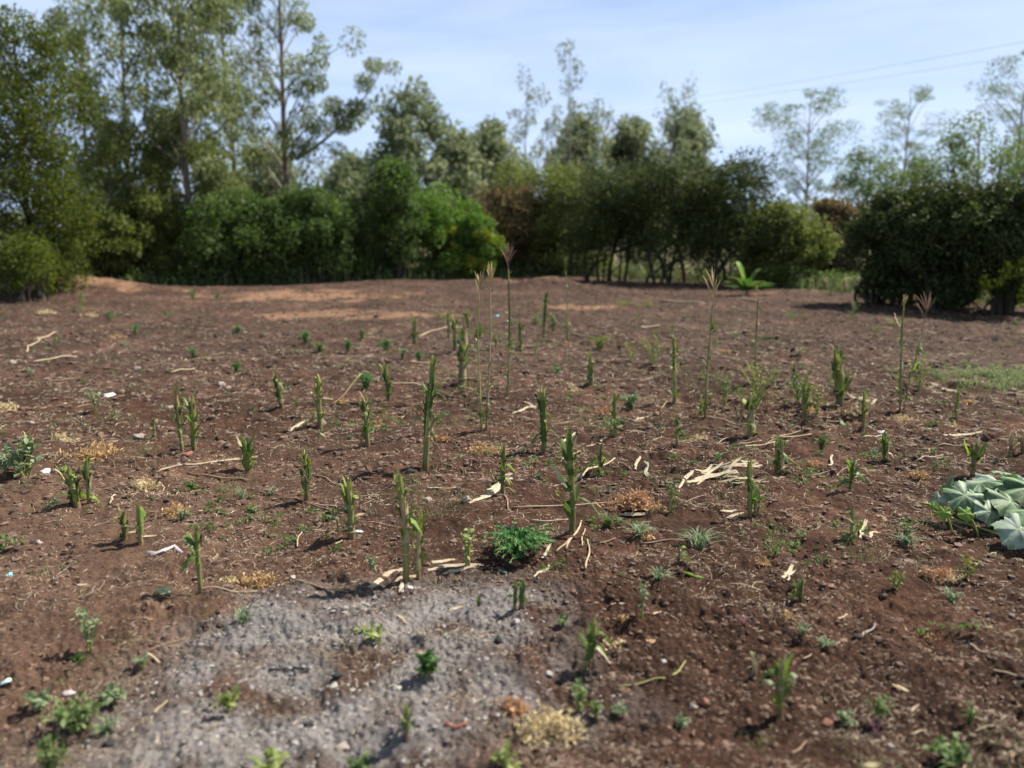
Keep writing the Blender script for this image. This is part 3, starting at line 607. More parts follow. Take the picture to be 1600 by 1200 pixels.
#MAIZE#
# ---------------------------------------------------------------- maize: cut stalks, leafy stubs, tall tasselled stalks
LAND = []        # (name, px, py) of things other labels lean on
MZ = 'maize stalks left standing in the field'
def maize(name, pts, w, label, sheaths=2, leaves=2, lf='maize_leaf', mat='maize_stalk', tassel=None, husk=False, special=(), lsize=1.0, top='cut', cat='maize'):
    """pts: pixels of the stalk from its foot upwards, all at the foot's distance"""
    b = ray(*pts[0]); Y = b.y; loc = Vector((b.x, Y, b.z - 0.012)); s = mpp(Y, b.z)
    root = empty(name, loc, label, cat, MZ)
    K = np.array([above(px, py, Y) - loc for px, py in pts]); K[0] = (0, 0, 0)
    lean = rng.normal() * .04
    K[:, 1] += lean * K[:, 2]
    hgt = K[-1, 2]; r0 = w * s / 2 * (.72 if sheaths > 1 else .86)
    tt = np.linspace(0, 1, 15); ks = np.linspace(0, 1, len(K))
    P = np.stack([np.interp(tt, ks, K[:, k]) for k in range(3)], 1)
    P[1:-1] = P[1:-1] * .5 + (P[:-2] + P[2:]) * .25
    P[:, :2] += (rng.normal(size=(15, 2)) * r0 * .10) * (tt[:, None] > .05)
    rad = r0 * (1.05 - .3 * tt); rad[0] *= 1.15
    nodes = np.sort(rng.random(max(1, int(hgt / .13))) * .8 + .12)
    for nd in nodes: rad[np.argmin(abs(tt - nd))] *= 1.13
    k = 10; mb = MB()
    if tassel: r0 *= .6; rad = r0 * np.linspace(1.05, .45, 15)
    mb.tube(P, rad, k, cap=not (top == 'cut'))
    if top == 'cut' and not tassel:      # splintered cut: fibres of unequal length round a hollow
        V = mb.v[0]; a = rng.random() * 6.28; sl = .8 + 1.6 * rng.random()
        for j in range(k): V[14 * k + j, 2] += r0 * (sl * math.cos(j * 6.283 / k - a) + rng.random() * 1.2 - .6 + (1.6 * rng.random() if rng.random() < .3 else 0))
        c = P[13]; n0 = mb.n; mb.add([c], T=None)
        mb.t.append(np.array([(14 * k + j, 14 * k + (j + 1) % k, n0) for j in range(k)]))
    mb.build('stalk', mat, root)
    if hgt > .12 and not tassel or hgt > .5:
        for q_ in nodes:                 # the pale ring at each joint
            nd_ = MB(); c_ = np.array([np.interp(q_, tt, P[:, q]) for q in range(3)]); rr_ = np.interp(q_, tt, rad) * 1.10; nd_.tube([c_ - [0, 0, r0 * .22], c_, c_ + [0, 0, r0 * .22]], [rr_, rr_ * 1.14, rr_], 10, cap=False)
            nd_.build('stalk_joint', 'sheath_dry', root)
    def pt(t): return np.array([np.interp(t, tt, P[:, q]) for q in range(3)])
    dirn = unit(P[-1] - P[0])
    for q in range(sheaths):             # leaf sheaths that clasp the stalk and end in points
        t0 = rng.random() * .45 + .12; t1 = min(1.0, t0 + .3 + .35 * rng.random()); 
        if q == 0: t1 = .97
        a0 = rng.random() * 6.283; arc = 2.2 + 1.7 * rng.random(); m_ = 9; rows = 6; V = []
        spike = (1.0 + 3.2 * rng.random()) * r0
        for i in range(rows):
            u = i / (rows - 1)
            for j in range(m_):
                f = j / (m_ - 1) - .5; a = a0 + f * arc; rr = np.interp(t0 + (t1 - t0) * u, tt, rad) * (1.10 + .05 * q + .32 * u * u + .1 * abs(f))
                top_ = t0 + (t1 - t0) * u
                c = pt(top_); zz = u * u * spike * max(0, 1 - 2.1 * abs(f)) ** .8 - u * r0 * 1.6 * abs(f) + (u > .9) * rng.normal() * r0 * .7
                V.append(c + rr * np.array([math.cos(a), math.sin(a), 0]) + np.array([0, 0, zz]))
        Q = [(i * m_ + j, i * m_ + j + 1, (i + 1) * m_ + j + 1, (i + 1) * m_ + j) for i in range(rows - 1) for j in range(m_ - 1)]
        mb = MB(); mb.add(V, Q)
        V3 = np.array(V).reshape(rows, m_, 3)
        for z in range(5):               # torn shreds along the sheath's rim and edges
            i_, j_ = (rows - 1, rng.integers(m_)) if z < 3 else (rng.integers(1, rows), (0, m_ - 1)[rng.integers(2)])
            c = V3[i_, j_]; o_ = unit((c - pt(t1)) * np.array([1, 1, 0]) + rng.normal(size=3) * .002); ln_ = r0 * (1.0 + 2.2 * rng.random()); dz = 1.0 if z < 3 else rng.normal() * .6
            mb.ribbon(bez(c - np.array([0, 0, .3 * ln_]), c + o_ * ln_ * .15 + np.array([0, 0, ln_ * .4 * dz]), c + o_ * ln_ * (.2 + .7 * rng.random()) + np.array([0, 0, ln_ * dz * (.9 - .5 * rng.random())]), 5), r0 * (.14 + .22 * rng.random()) * np.array([1, 1, .8, .5, .1]), unit(np.cross(o_, [0, 0, 1])), .3)
        mb.build('leaf_sheath', 'sheath' if rng.random() < .55 else ('maize_leaf' if rng.random() < .5 else 'sheath_dry'), root)
    LV = [(.25 + .6 * rng.random(), rng.random() * 6.283, (.06 + .10 * rng.random()) * lsize, (.010 + .012 * rng.random()) * lsize ** .5, rng.random(), lf) for _ in range(leaves)] + [x for x in special] + [(.12 + .7 * rng.random(), rng.random() * 6.283, (.035 + .075 * rng.random()) * lsize * (1 if hgt < .6 else 1.2), .009 + .014 * rng.random(), .30 * rng.random() if rng.random() < .65 else .9, lf if rng.random() < .7 else ('maize_leaf_bright' if rng.random() < .5 else 'husk')) for _ in range((3 if sheaths > 1 else 2) if leaves else 1)]
    for (t, a, ln, wd, droop, mt) in LV: # torn leaf blades; droop 0 stands up, 1 hangs
        e = np.array([math.cos(a), math.sin(a), 0]); c = pt(t) + e * r0 * .7; sd = np.array([-e[1], e[0], 0])
        p1 = c + e * ln * .35 + np.array([0, 0, ln * (.55 - .25 * droop)]); p2 = c + e * ln * (.45 + .4 * min(droop, .9)) + np.array([0, 0, ln * (.95 - 1.75 * droop)])
        n_ = 9; Q = bez(c, p1, p2, n_) + rng.normal(size=(n_, 3)) * ln * .02 * np.linspace(0, 1, n_)[:, None]; ww = wd * .8 * np.array([.75, .9, 1, 1, .95, .85, .7, .5, .12]) * np.clip(1 + .3 * rng.normal(size=n_), .3, 1.6)
        tw = rng.normal() * .8; S = np.stack([sd * math.cos(tw * i / n_) + np.array([0, 0, 1]) * math.sin(tw * i / n_) for i in range(n_)])
        mb = MB(); mb.ribbon(Q, ww, S, .35); mb.build('leaf', mt, root)
    # chopped leaf bases, left and right by turns up the stalk: broad, folded, with ragged blunt ends
    pa = rng.normal() * .5 + (math.pi if rng.random() < .5 else 0)
    for q in range(int(min(9, hgt * (.75 if not tassel else .35) / .034)) if leaves or sheaths > 1 else 1):
        t = (.22 + .2 * rng.random() + q * .045 / max(hgt, .1)) if not tassel else .08 + .5 * rng.random() ** 2
        if t > .97: break
        a = pa + math.pi * q + rng.normal() * .45; e = np.array([math.cos(a), math.sin(a), 0]); sd = np.array([-e[1], e[0], 0]); c = pt(t) + e * r0 * .55
        ln = (.028 + .05 * rng.random() ** 1.5) * (lsize if not tassel else .8) * (1 if hgt > .2 else .75); up = .55 + .9 * rng.random(); tip = c + e * ln * (.35 + .5 * rng.random()) + np.array([0, 0, ln * up]); n_ = 7
        if rng.random() < .3: tip[2] -= ln * 1.1
        Q = bez(c - np.array([0, 0, .3 * ln]), c + e * ln * .12 + np.array([0, 0, .45 * ln]), tip, n_); w0 = r0 * (.75 + .55 * rng.random())
        ww = w0 * np.array([.9, 1.05, 1.1, 1, .85, .7, .45 * rng.random() + .1]) * np.clip(1 + .2 * rng.normal(size=n_), .4, 1.5); mb = MB(); mb.ribbon(Q, ww, sd, .5)
        if rng.random() < .6:            # split blade: a second strip torn from the first
            Q2 = Q[2:] + (sd * rng.normal() * w0 * 1.1 + e * w0 * .5)[None] * np.linspace(0, 1, n_ - 2)[:, None]; mb.ribbon(Q2, ww[2:] * .45, sd, .3)
        u = rng.random(); mb.build('leaf', ('maize_leaf' if u < .5 else 'sheath' if u < .8 else 'maize_leaf_bright' if u < .9 else 'sheath_dry'), root)
    if husk:                             # pale papery husk that hangs down the stalk
        a = husk if not isinstance(husk, bool) else 0; e = np.array([math.cos(a), math.sin(a) - .3, 0]); c = pt(.92)
        ln = c[2]; Q = bez(c, c + e * .05 + np.array([0, 0, .02]), np.array([e[0] * .035, e[1] * .05, c[2] * .08]), 9)
        mb = MB(); mb.ribbon(Q, r0 * np.array([.5, .8, .8, .7, .5, .35, .3, .3, .4]), np.array([1, .2, 0]), .4); mb.build('husk', 'husk', root)
    if tassel:
        tx, ty, spread, mt, nb = tassel
        tip = np.array(above(tx, ty, Y) - loc); tip[1] = P[-1, 1]; c = P[-1]; ln = np.linalg.norm(tip - c); mb = MB()
        mb.tube(bez(c, (c + tip) / 2, tip, 6), np.linspace(.0035, .0018, 6), 5)
        for q in range(nb):
            a = rng.random() * 6.283; e = np.array([math.cos(a), math.sin(a), 0]); st = c + (tip - c) * (.05 + .35 * rng.random()); l2 = ln * (.45 + .4 * rng.random())
            Q = bez(st, st + e * l2 * .20 * spread + np.array([0, 0, l2 * .5]), st + e * l2 * .46 * spread + np.array([0, 0, l2 * (.95 - .25 * spread * rng.random())]), 6)
            mb.tube(Q, np.array([.0014, .0040, .0046, .0046, .004, .0014]), 4)
        mb.build('tassel', mt, root, smooth=False)
        for q in range(4):
            t = .45 + .5 * rng.random(); a = rng.random() * 6.283; e = np.array([math.cos(a), math.sin(a), 0]); cc = pt(t); mb = MB()
            mb.ribbon(bez(cc, cc + e * .012 + np.array([0, 0, .03]), cc + e * .03 + np.array([0, 0, .03]), 5), np.array([.006, .007, .006, .004, .001]), np.array([-e[1], e[0], 0]), .3)
            mb.build('leaf', 'maize_leaf_pale' if q == 0 else lf, root)
    return root, P, r0
D_, G_, Bz = 'maize_stalk_dark', 'maize_stalk', 'maize_stalk_dry'
CUT = 'cut_maize_stalk'; TALL = 'tasselled_maize_stalk'; LEAFY = 'leafy_maize_stub'
ML, MP, MBr = 'maize_leaf', 'maize_leaf_pale', 'maize_leaf_bright'
for a in [
 (CUT, [(634, 908), (634, 830), (632, 800), (622, 748)], 14, 'tall cut maize stalk with torn white husk collar, at the edge of the ash patch', dict(sheaths=3, leaves=1, special=((.5, 3.4, .06, .012, .8, 'husk'), (.52, .4, .04, .012, .9, 'husk')))),
 (CUT, [(653, 905), (655, 850), (657, 798)], 9, 'thinner maize stub with small dark leaf, close beside the tall one by the ash', dict(leaves=2, special=((.75, .1, .05, .012, .3, ML),))),
 (CUT, [(549, 842), (548, 800), (546, 764)], 13, 'thick blunt maize stub with limp leaf hanging on its shaded side', dict(sheaths=1, special=((.55, 3.3, .17, .016, 1.0, ML), (.3, 3.0, .1, .012, 1.0, 'weed_grey')))),
 (CUT, [(479, 784), (478, 750), (475, 715)], 11, 'dark split-topped maize stub standing above a long bent twig', dict(mat=D_, sheaths=3, leaves=1)),
 (CUT, [(388, 736), (386, 712), (385, 692)], 15, 'short stout maize stub with ragged tip at the end of a long pole', dict(mat=D_, sheaths=3, leaves=1)),
 (CUT, [(303, 706), (302, 660), (300, 624)], 11, 'thicker of two maize stubs standing together, darker and shorter', dict(mat=D_, sheaths=2, leaves=3)),
 (CUT, [(285, 708), (279, 655), (275, 600)], 7, 'slender taller of two maize stubs standing together', dict(leaves=2, special=((.55, .1, .12, .008, .95, ML),))),
 (CUT, [(500, 663), (499, 630), (500, 590)], 9, 'plain tubular maize stub with a round clod at its foot', dict(sheaths=1, leaves=1)),
 (CUT, [(574, 697), (573, 650), (570, 624)], 9, 'maize stub with its pale top snapped over sideways', dict(sheaths=1, leaves=2, special=((.45, 3.2, .09, .014, .3, ML), (.4, 0, .08, .012, .7, ML)))),
 (CUT, [(440, 636), (436, 612), (430, 590)], 9, 'leaning maize stub with lime weed behind it', dict(mat=D_, leaves=2)),
 (CUT, [(607, 626), (606, 600), (603, 576)], 9, 'small maize stub just behind the snapped one, between feathery weeds', dict(mat=D_, leaves=3)),
 (CUT, [(664, 734), (668, 660), (673, 610), (677, 562)], 13, 'tallest leafy maize stub with a bundle of dark leaves halfway up', dict(sheaths=3, leaves=4, lsize=1.2, special=((.62, .2, .16, .02, .6, ML), (.65, .5, .18, .02, .4, ML), (.6, 0, .14, .018, .85, ML), (.32, .2, .2, .022, .35, ML), (.35, 3.3, .13, .016, .55, 'weed_grey')))),
 (LEAFY, [(722, 600), (722, 560), (724, 527)], 16, 'dark bushy maize stub with pale strip of husk hanging to the soil', dict(mat=D_, sheaths=3, leaves=5, husk=.1)),
 (TALL, [(753, 672), (750, 620), (746, 545), (748, 468)], 7, 'tall maize stalk with pale upright tassel, the lower of two close tassels', dict(sheaths=1, leaves=2, tassel=(751, 424, .55, 'tassel', 14))),
 (TALL, [(760, 672), (763, 600), (767, 520), (765, 455)], 7, 'tall maize stalk with pale brush tassel, the higher of two close tassels', dict(sheaths=1, leaves=4, tassel=(768, 408, .5, 'tassel', 14))),
 (TALL, [(793, 624), (795, 560), (796, 500), (795, 420)], 8, 'tallest tasselled maize stalk with reddish fan tassel before the bushes', dict(sheaths=2, leaves=3, tassel=(787, 376, .9, 'tassel_brown', 12), special=((.97, .3, .05, .014, .3, MBr),))),
 (CUT, [(814, 548), (813, 528), (812, 505)], 6, 'small maize stub just to the side of the tallest tasselled stalk', dict(mat=D_, leaves=3)),
 (CUT, [(850, 524), (851, 490), (854, 457)], 6, 'bare pale maize stalk with green leaves at its foot, before the orange strip', dict(leaves=2, special=((.2, 3.0, .12, .02, .1, ML),))),
 (TALL, [(886, 534), (886, 500), (887, 455), (884, 425)], 6, 'maize stalk with dark leafy foot and dim greenish tip near the dark hedge', dict(mat=D_, sheaths=2, leaves=3, tassel=(884, 400, .4, 'weed_olive', 5), special=((.2, .2, .13, .03, .1, ML), (.22, 3, .13, .025, .1, ML)))),
 (CUT, [(865, 519), (865, 505), (864, 492)], 5, 'tiny dark maize stub between bare stalk and leafy-footed one', dict(mat=D_, sheaths=1, leaves=1)),
 (CUT, [(701, 528), (701, 508), (701, 490)], 6, 'first of three small far maize stubs beside the dark bushy one', dict(leaves=1)),
 (CUT, [(711, 550), (711, 525), (710, 500)], 7, 'thin dark maize stub just behind the dark bushy one', dict(mat=D_, sheaths=1, leaves=1)),
 (CUT, [(731, 512), (731, 498), (729, 484)], 7, 'farthest small maize stub behind the pale tassels', dict(mat=D_, leaves=2)),
 (CUT, [(648, 538), (648, 520), (648, 506)], 9, 'small dark maize stub with a dry runner trailing past it', dict(mat=D_, sheaths=3, leaves=2)),
 (LEAFY, [(850, 708), (850, 665), (847, 610)], 11, 'maize stub with twisted leaves all along its height, standing alone', dict(sheaths=3, leaves=5, special=((.4, .1, .12, .018, .8, ML), (.6, 2.9, .1, .014, .4, MP)))),
 (CUT, [(894, 832), (895, 780), (892, 725), (889, 684)], 13, 'maize stalk with broad pale leaf spread below its brown sheathed tip', dict(mat=D_, sheaths=2, leaves=2, lsize=1.3, special=((.42, 3.6, .22, .028, .12, MP), (.45, 4.1, .17, .026, .25, ML), (.5, .2, .15, .02, .2, ML), (.25, 3.3, .16, .014, .2, MBr)))),
 (CUT, [(784, 773), (786, 740), (788, 702)], 9, 'dark green maize stub with a curling leaf, above a long white husk', dict(mat=D_, sheaths=2, leaves=2, special=((.35, 3.3, .14, .012, .35, ML),))),
 (CUT, [(937, 742), (937, 720), (938, 697)], 7, 'small maize stub with broken bright tip behind a slanting stalk piece', dict(leaves=2, mat=Bz, special=((.6, .3, .06, .02, .8, MBr),))),
 (CUT, [(1058, 701), (1058, 675), (1058, 650)], 7, 'small lone maize stub among twigs, without leaves', dict(sheaths=2, leaves=0)),
 (CUT, [(1054, 632), (1054, 580), (1053, 527)], 6, 'thin bare maize stalk rising from a leafy dark foot', dict(sheaths=1, leaves=1, special=((.15, .2, .12, .022, .15, ML), (.12, 2.5, .1, .02, .2, ML), (.1, 4.8, .1, .02, .2, ML)))),
 (TALL, [(1102, 654), (1104, 600), (1108, 540), (1113, 474)], 8, 'tall maize stalk with wide open pale tassel before the dark hedge', dict(sheaths=1, leaves=2, tassel=(1115, 420, .9, 'tassel', 11))),
 (CUT, [(1096, 650), (1096, 640), (1097, 628)], 6, 'short stub at the foot of the stalk with wide open tassel', dict(sheaths=1, leaves=1)),
 (LEAFY, [(1173, 681), (1174, 655), (1175, 627)], 14, 'stout maize stub whose leaves fan up beneath the leafy weed', dict(sheaths=3, leaves=3, lsize=1.2, special=((.7, 3.1, .15, .018, .1, ML), (.7, .2, .14, .018, .1, ML), (.75, 4.3, .12, .018, .15, ML)))),
 (TALL, [(1177, 606), (1180, 560), (1182, 510), (1184, 468)], 6, 'tall dark maize stalk with thin sparse tassel near the banana plant', dict(mat=D_, sheaths=1, leaves=1, tassel=(1181, 442, .6, 'tassel', 4))),
 (LEAFY, [(923, 602), (923, 580), (923, 556)], 10, 'dark maize stub crowned by a wispy yellow weed', dict(mat=D_, sheaths=3, leaves=3)),
 (CUT, [(960, 656), (960, 640), (960, 620)], 6, 'slim maize stub rising from a round green weed', dict(sheaths=1, leaves=1)),
 (LEAFY, [(1312, 636), (1312, 595), (1308, 556)], 15, 'bushy maize stub with upright dark leaves, alone on bare soil', dict(mat=D_, sheaths=3, leaves=3, lsize=1.2, special=((.6, 3.3, .16, .02, .05, ML), (.3, .1, .17, .025, .1, ML), (.3, 2.8, .14, .022, .1, ML), (.25, 4.6, .15, .025, .1, ML)))),
 (CUT, [(1349, 667), (1349, 640), (1350, 614)], 7, 'thin maize stub with narrow leaf by the yellowish tuft', dict(leaves=2, mat=G_)),
 (TALL, [(1407, 642), (1408, 590), (1411, 530), (1416, 480)], 8, 'tall maize stalk with dull round tassel before the near dark hedge', dict(sheaths=2, leaves=4, lsize=1.2, tassel=(1419, 458, .7, 'tassel', 7))),
 (TALL, [(1412, 640), (1424, 590), (1437, 548), (1448, 505)], 6, 'leaning maize stalk with orange-brown fan tassel', dict(mat=Bz, sheaths=1, leaves=3, lsize=1.2, tassel=(1457, 455, 1.1, 'tassel_brown', 12), special=((.5, .2, .2, .014, .9, ML),))),
 (LEAFY, [(1256, 652), (1257, 625), (1260, 597)], 10, 'maize stub wrapped in green weed with yellow tuft at its foot', dict(sheaths=2, leaves=4)),
 (CUT, [(1243, 612), (1242, 592), (1241, 573)], 7, 'dark little maize stub half hidden in weed', dict(mat=D_, sheaths=2, leaves=3)),
 (CUT, [(1494, 657), (1497, 635), (1501, 613)], 6, 'leaning brown maize stub next to the fresh grass patch', dict(mat=Bz, sheaths=1, leaves=0)),
 (CUT, [(1213, 738), (1216, 710), (1217, 688)], 10, 'broad double maize stub with long yellow-green leaf drooping sideways', dict(mat=D_, sheaths=3, leaves=2, special=((.35, -.1, .19, .012, .75, MBr),))),
 (CUT, [(1221, 737), (1222, 712), (1222, 690)], 7, 'dark half of the double maize stub, pressed close to its twin', dict(mat=D_, sheaths=2, leaves=1)),
 (CUT, [(1384, 719), (1384, 702), (1383, 683)], 10, 'short dark maize stub with grey weed at its foot', dict(mat=D_, sheaths=3, leaves=2)),
 (LEAFY, [(1328, 770), (1329, 748), (1333, 722)], 6, 'small leafy maize sprout on a pale dry foot', dict(mat=G_, sheaths=1, leaves=3, special=((.5, 3.2, .08, .014, .35, MBr), (.6, .2, .07, .014, .1, ML)))),
 (LEAFY, [(1521, 746), (1523, 720), (1530, 700)], 9, 'young maize with broad bright leaves just behind the pumpkin plant', dict(mat=Bz, sheaths=1, leaves=1, special=((.55, 0.2, .14, .028, .12, ML), (.55, 3.2, .16, .013, .02, MBr), (.5, .5, .12, .024, .35, MBr), (.6, 5, .1, .02, .1, ML)))),
 (CUT, [(1579, 714), (1580, 697), (1581, 680)], 8, 'plain dry brown maize stub behind the pumpkin leaves', dict(mat=Bz, sheaths=1, leaves=0)),
 (CUT, [(1598, 708), (1598, 696), (1597, 684)], 7, 'dry maize stub cut by the right edge of the photo', dict(mat=Bz, sheaths=1, leaves=0)),
 (CUT, [(1172, 806), (1172, 765), (1172, 726)], 8, 'slim maize stub rising at the front of the pale husk heap', dict(sheaths=1, leaves=1)),
 (LEAFY, [(1180, 804), (1181, 790), (1184, 770)], 6, 'small leafy side shoot against the slim stub by the husk heap', dict(sheaths=1, leaves=3, special=((.6, .2, .08, .014, .3, ML),))),
 (CUT, [(1330, 840), (1331, 818), (1331, 797)], 6, 'thin fuzzy maize stub beside an upright pale husk', dict(sheaths=2, leaves=1)),
 (CUT, [(1251, 942), (1251, 925), (1252, 908)], 9, 'little maize stub ringed by fine weed below the split white husk', dict(mat=D_, sheaths=2, leaves=2, lsize=.6)),
 (CUT, [(804, 951), (805, 930), (806, 910)], 7, 'narrower of two stubs side by side at the ash edge, reddish foot', dict(sheaths=1, leaves=0)),
 (CUT, [(814, 950), (815, 930), (817, 910)], 9, 'wider green half of two stubs side by side at the ash edge', dict(mat=D_, sheaths=1, leaves=0)),
 (CUT, [(910, 1044), (922, 1020), (927, 995), (926, 980)], 13, 'crooked maize stub leaning over bare soil, wrapped in torn leaves', dict(sheaths=3, leaves=4, lsize=.7)),
 (CUT, [(1219, 1120), (1220, 1075), (1221, 1037)], 13, 'nearest thick maize stub with weed leaves at its side', dict(sheaths=3, leaves=1, special=((.6, .2, .09, .014, .45, 'weed_grey'), (.5, 3, .08, .014, .5, 'weed_grey')))),
 (CUT, [(636, 1154), (636, 1130), (636, 1106)], 11, 'short maize stub standing in the ash itself', dict(sheaths=2, leaves=1, lsize=.6)),
 (CUT, [(121, 790), (116, 765), (107, 738)], 15, 'thick maize stub with flared split top', dict(sheaths=3, leaves=1, special=((.7, 3.2, .05, .016, .1, MBr),))),
 (CUT, [(139, 786), (137, 755), (134, 722)], 8, 'straight thin maize stub beside the flared one', dict(sheaths=2, leaves=0)),
 (CUT, [(196, 842), (194, 822), (192, 806)], 11, 'low torn maize stub lying behind a pale husk strip', dict(mat=D_, sheaths=2, leaves=2, lsize=.6)),
 (CUT, [(219, 842), (218, 815), (216, 792)], 9, 'upright pale maize stub next to the low torn one', dict(sheaths=1, leaves=0)),
 (CUT, [(313, 924), (309, 870), (306, 834)], 10, 'lone maize stub leaning slightly, behind the ash patch, with withered side leaf', dict(sheaths=2, leaves=1, special=((.72, 3.2, .07, .010, .9, 'weed_grey'),))),
 (CUT, [(45, 746), (45, 715), (44, 685)], 9, 'maize stub poking out of the broad-leaved weed', dict(sheaths=2, leaves=0)),
 (CUT, [(33, 744), (33, 720), (32, 693)], 5, 'second, shorter stub inside the broad-leaved weed', dict(sheaths=1, leaves=0)),
 (CUT, [(1061, 880), (1061, 865), (1061, 852)], 4, 'tiny maize shoot with one yellow-green leaf on dark soil', dict(sheaths=0, leaves=0, special=((.8, .3, .05, .012, .5, MBr),))),
 (CUT, [(242, 690), (240, 672), (239, 659)], 5, 'tiny withered brown stub on bare soil', dict(mat=Bz, sheaths=1, leaves=1, lf='straw', lsize=.5)),
 (CUT, [(529, 830), (528, 818), (527, 810)], 4, 'tiny withered shoot at the side of the thick blunt stub', dict(mat=Bz, sheaths=0, leaves=1, lf='weed_grey', lsize=.4)),
]:
    maize(a[0], a[1], a[2], a[3], **a[4])

# snapped top of the stub that is broken over: it still hangs on, so it is told with the stub
# ---------------------------------------------------------------- weeds and dry tufts
def weed(px, py, wpx, hpx, kind, label, mat='weed_green', n=9, name='weed', group=None, ll=None, cat='weed', lean=0):
    b = ray(px, py); s = mpp(b.y, b.z); q_ = 1.35 if kind == 'feather' else 1.18; Wd = wpx * s / 2 * q_; H = hpx * s * q_; n = int(n * 1.3) if kind == 'feather' else n; loc = Vector((b.x, b.y, b.z - .004))
    root = empty(name, loc, label, cat, group); st = MB(); lf = MB()
    for k in range(n):
        a = 6.283 * (k + rng.random() * .8) / n; rr = Wd * (.25 + .75 * rng.random()); zt = H * (1.05 - .75 * (rr / Wd) ** 1.5 * rng.random() - .1 * rng.random())
        tip = np.array([math.cos(a) * rr + lean * Wd, math.sin(a) * rr * .9, max(.006, zt)])
        f = rng.normal(size=3) * .08 * Wd; f[2] = 0
        P = bez(f, f * .5 + np.array([tip[0] * .35, tip[1] * .35, tip[2] * .8]) * (1 if kind != 'feather' else 1.15), tip * (1, 1, 1 if kind != 'feather' else .62), 8)
        if kind == 'grass':
            L_ = np.linalg.norm(tip); e = unit(np.array([-tip[1], tip[0], 0]) + 1e-6); tip2 = tip * np.array([1.15, 1.15, .75])
            lf.ribbon(bez(f, f + np.array([tip[0] * .4, tip[1] * .4, tip[2] * 1.1]), tip2, 6), (.0022 + .0016 * rng.random()) * np.array([1, 1, .9, .7, .45, .1]), e, .2); continue
        st.tube(P, np.linspace(.0022, .0010, 8) * (1 + H * 2), 4, cap=False)
        if kind == 'feather':           # pinnate leaf: rows of little leaflets along every stem
            m = 22; t = rng.random(m) * .95 + .05; C = np.stack([np.interp(t * 7, np.arange(8), P[:, q]) for q in range(3)], 1)
            T = unit(np.gradient(P, axis=0)[np.minimum(7, (t * 7).astype(int))]); S = unit(np.cross(T, rdir(m))); l = (ll or .02) * (1.25 - .7 * t)
            A = unit(S + T * .7 + rdir(m) * .3); lf.leaves(C + A * l[:, None] * .45, A, unit(np.cross(A, rdir(m) * .6 + np.array([0, 0, 1]))), l, l * .42)
            A2 = unit(-S + T * .7 + rdir(m) * .3); lf.leaves(C + A2 * l[:, None] * .45, A2, unit(np.cross(A2, rdir(m) * .6 + np.array([0, 0, 1]))), l, l * .42)
        else:                           # leafy: oval leaves
            m = 7 if kind == 'leafy' else 12; t = np.linspace(.3, 1, m); C = np.stack([np.interp(t * 7, np.arange(8), P[:, q]) for q in range(3)], 1)
            A = unit(rdir(m) + np.array([0, 0, .35]) + unit(tip) * .4); l = (ll or .035) * (.65 + .6 * rng.random(m))
            Bv = unit(np.cross(A, rdir(m) * .5 + np.array([0, 0, 1.0])))
            for q in range(m):
                lf.ribbon(bez(C[q], C[q] + A[q] * l[q] * .5 + np.array([0, 0, .12 * l[q]]), C[q] + A[q] * l[q] + np.array([0, 0, -.15 * l[q]]), 5), l[q] * np.array([.06, .24, .29, .2, .02]), Bv[q], .25)
    if st.n: st.build('stem', 'green_stem', root)
    lf.build('foliage', mat, root)
    return root
WD = 'green weeds scattered over the soil'
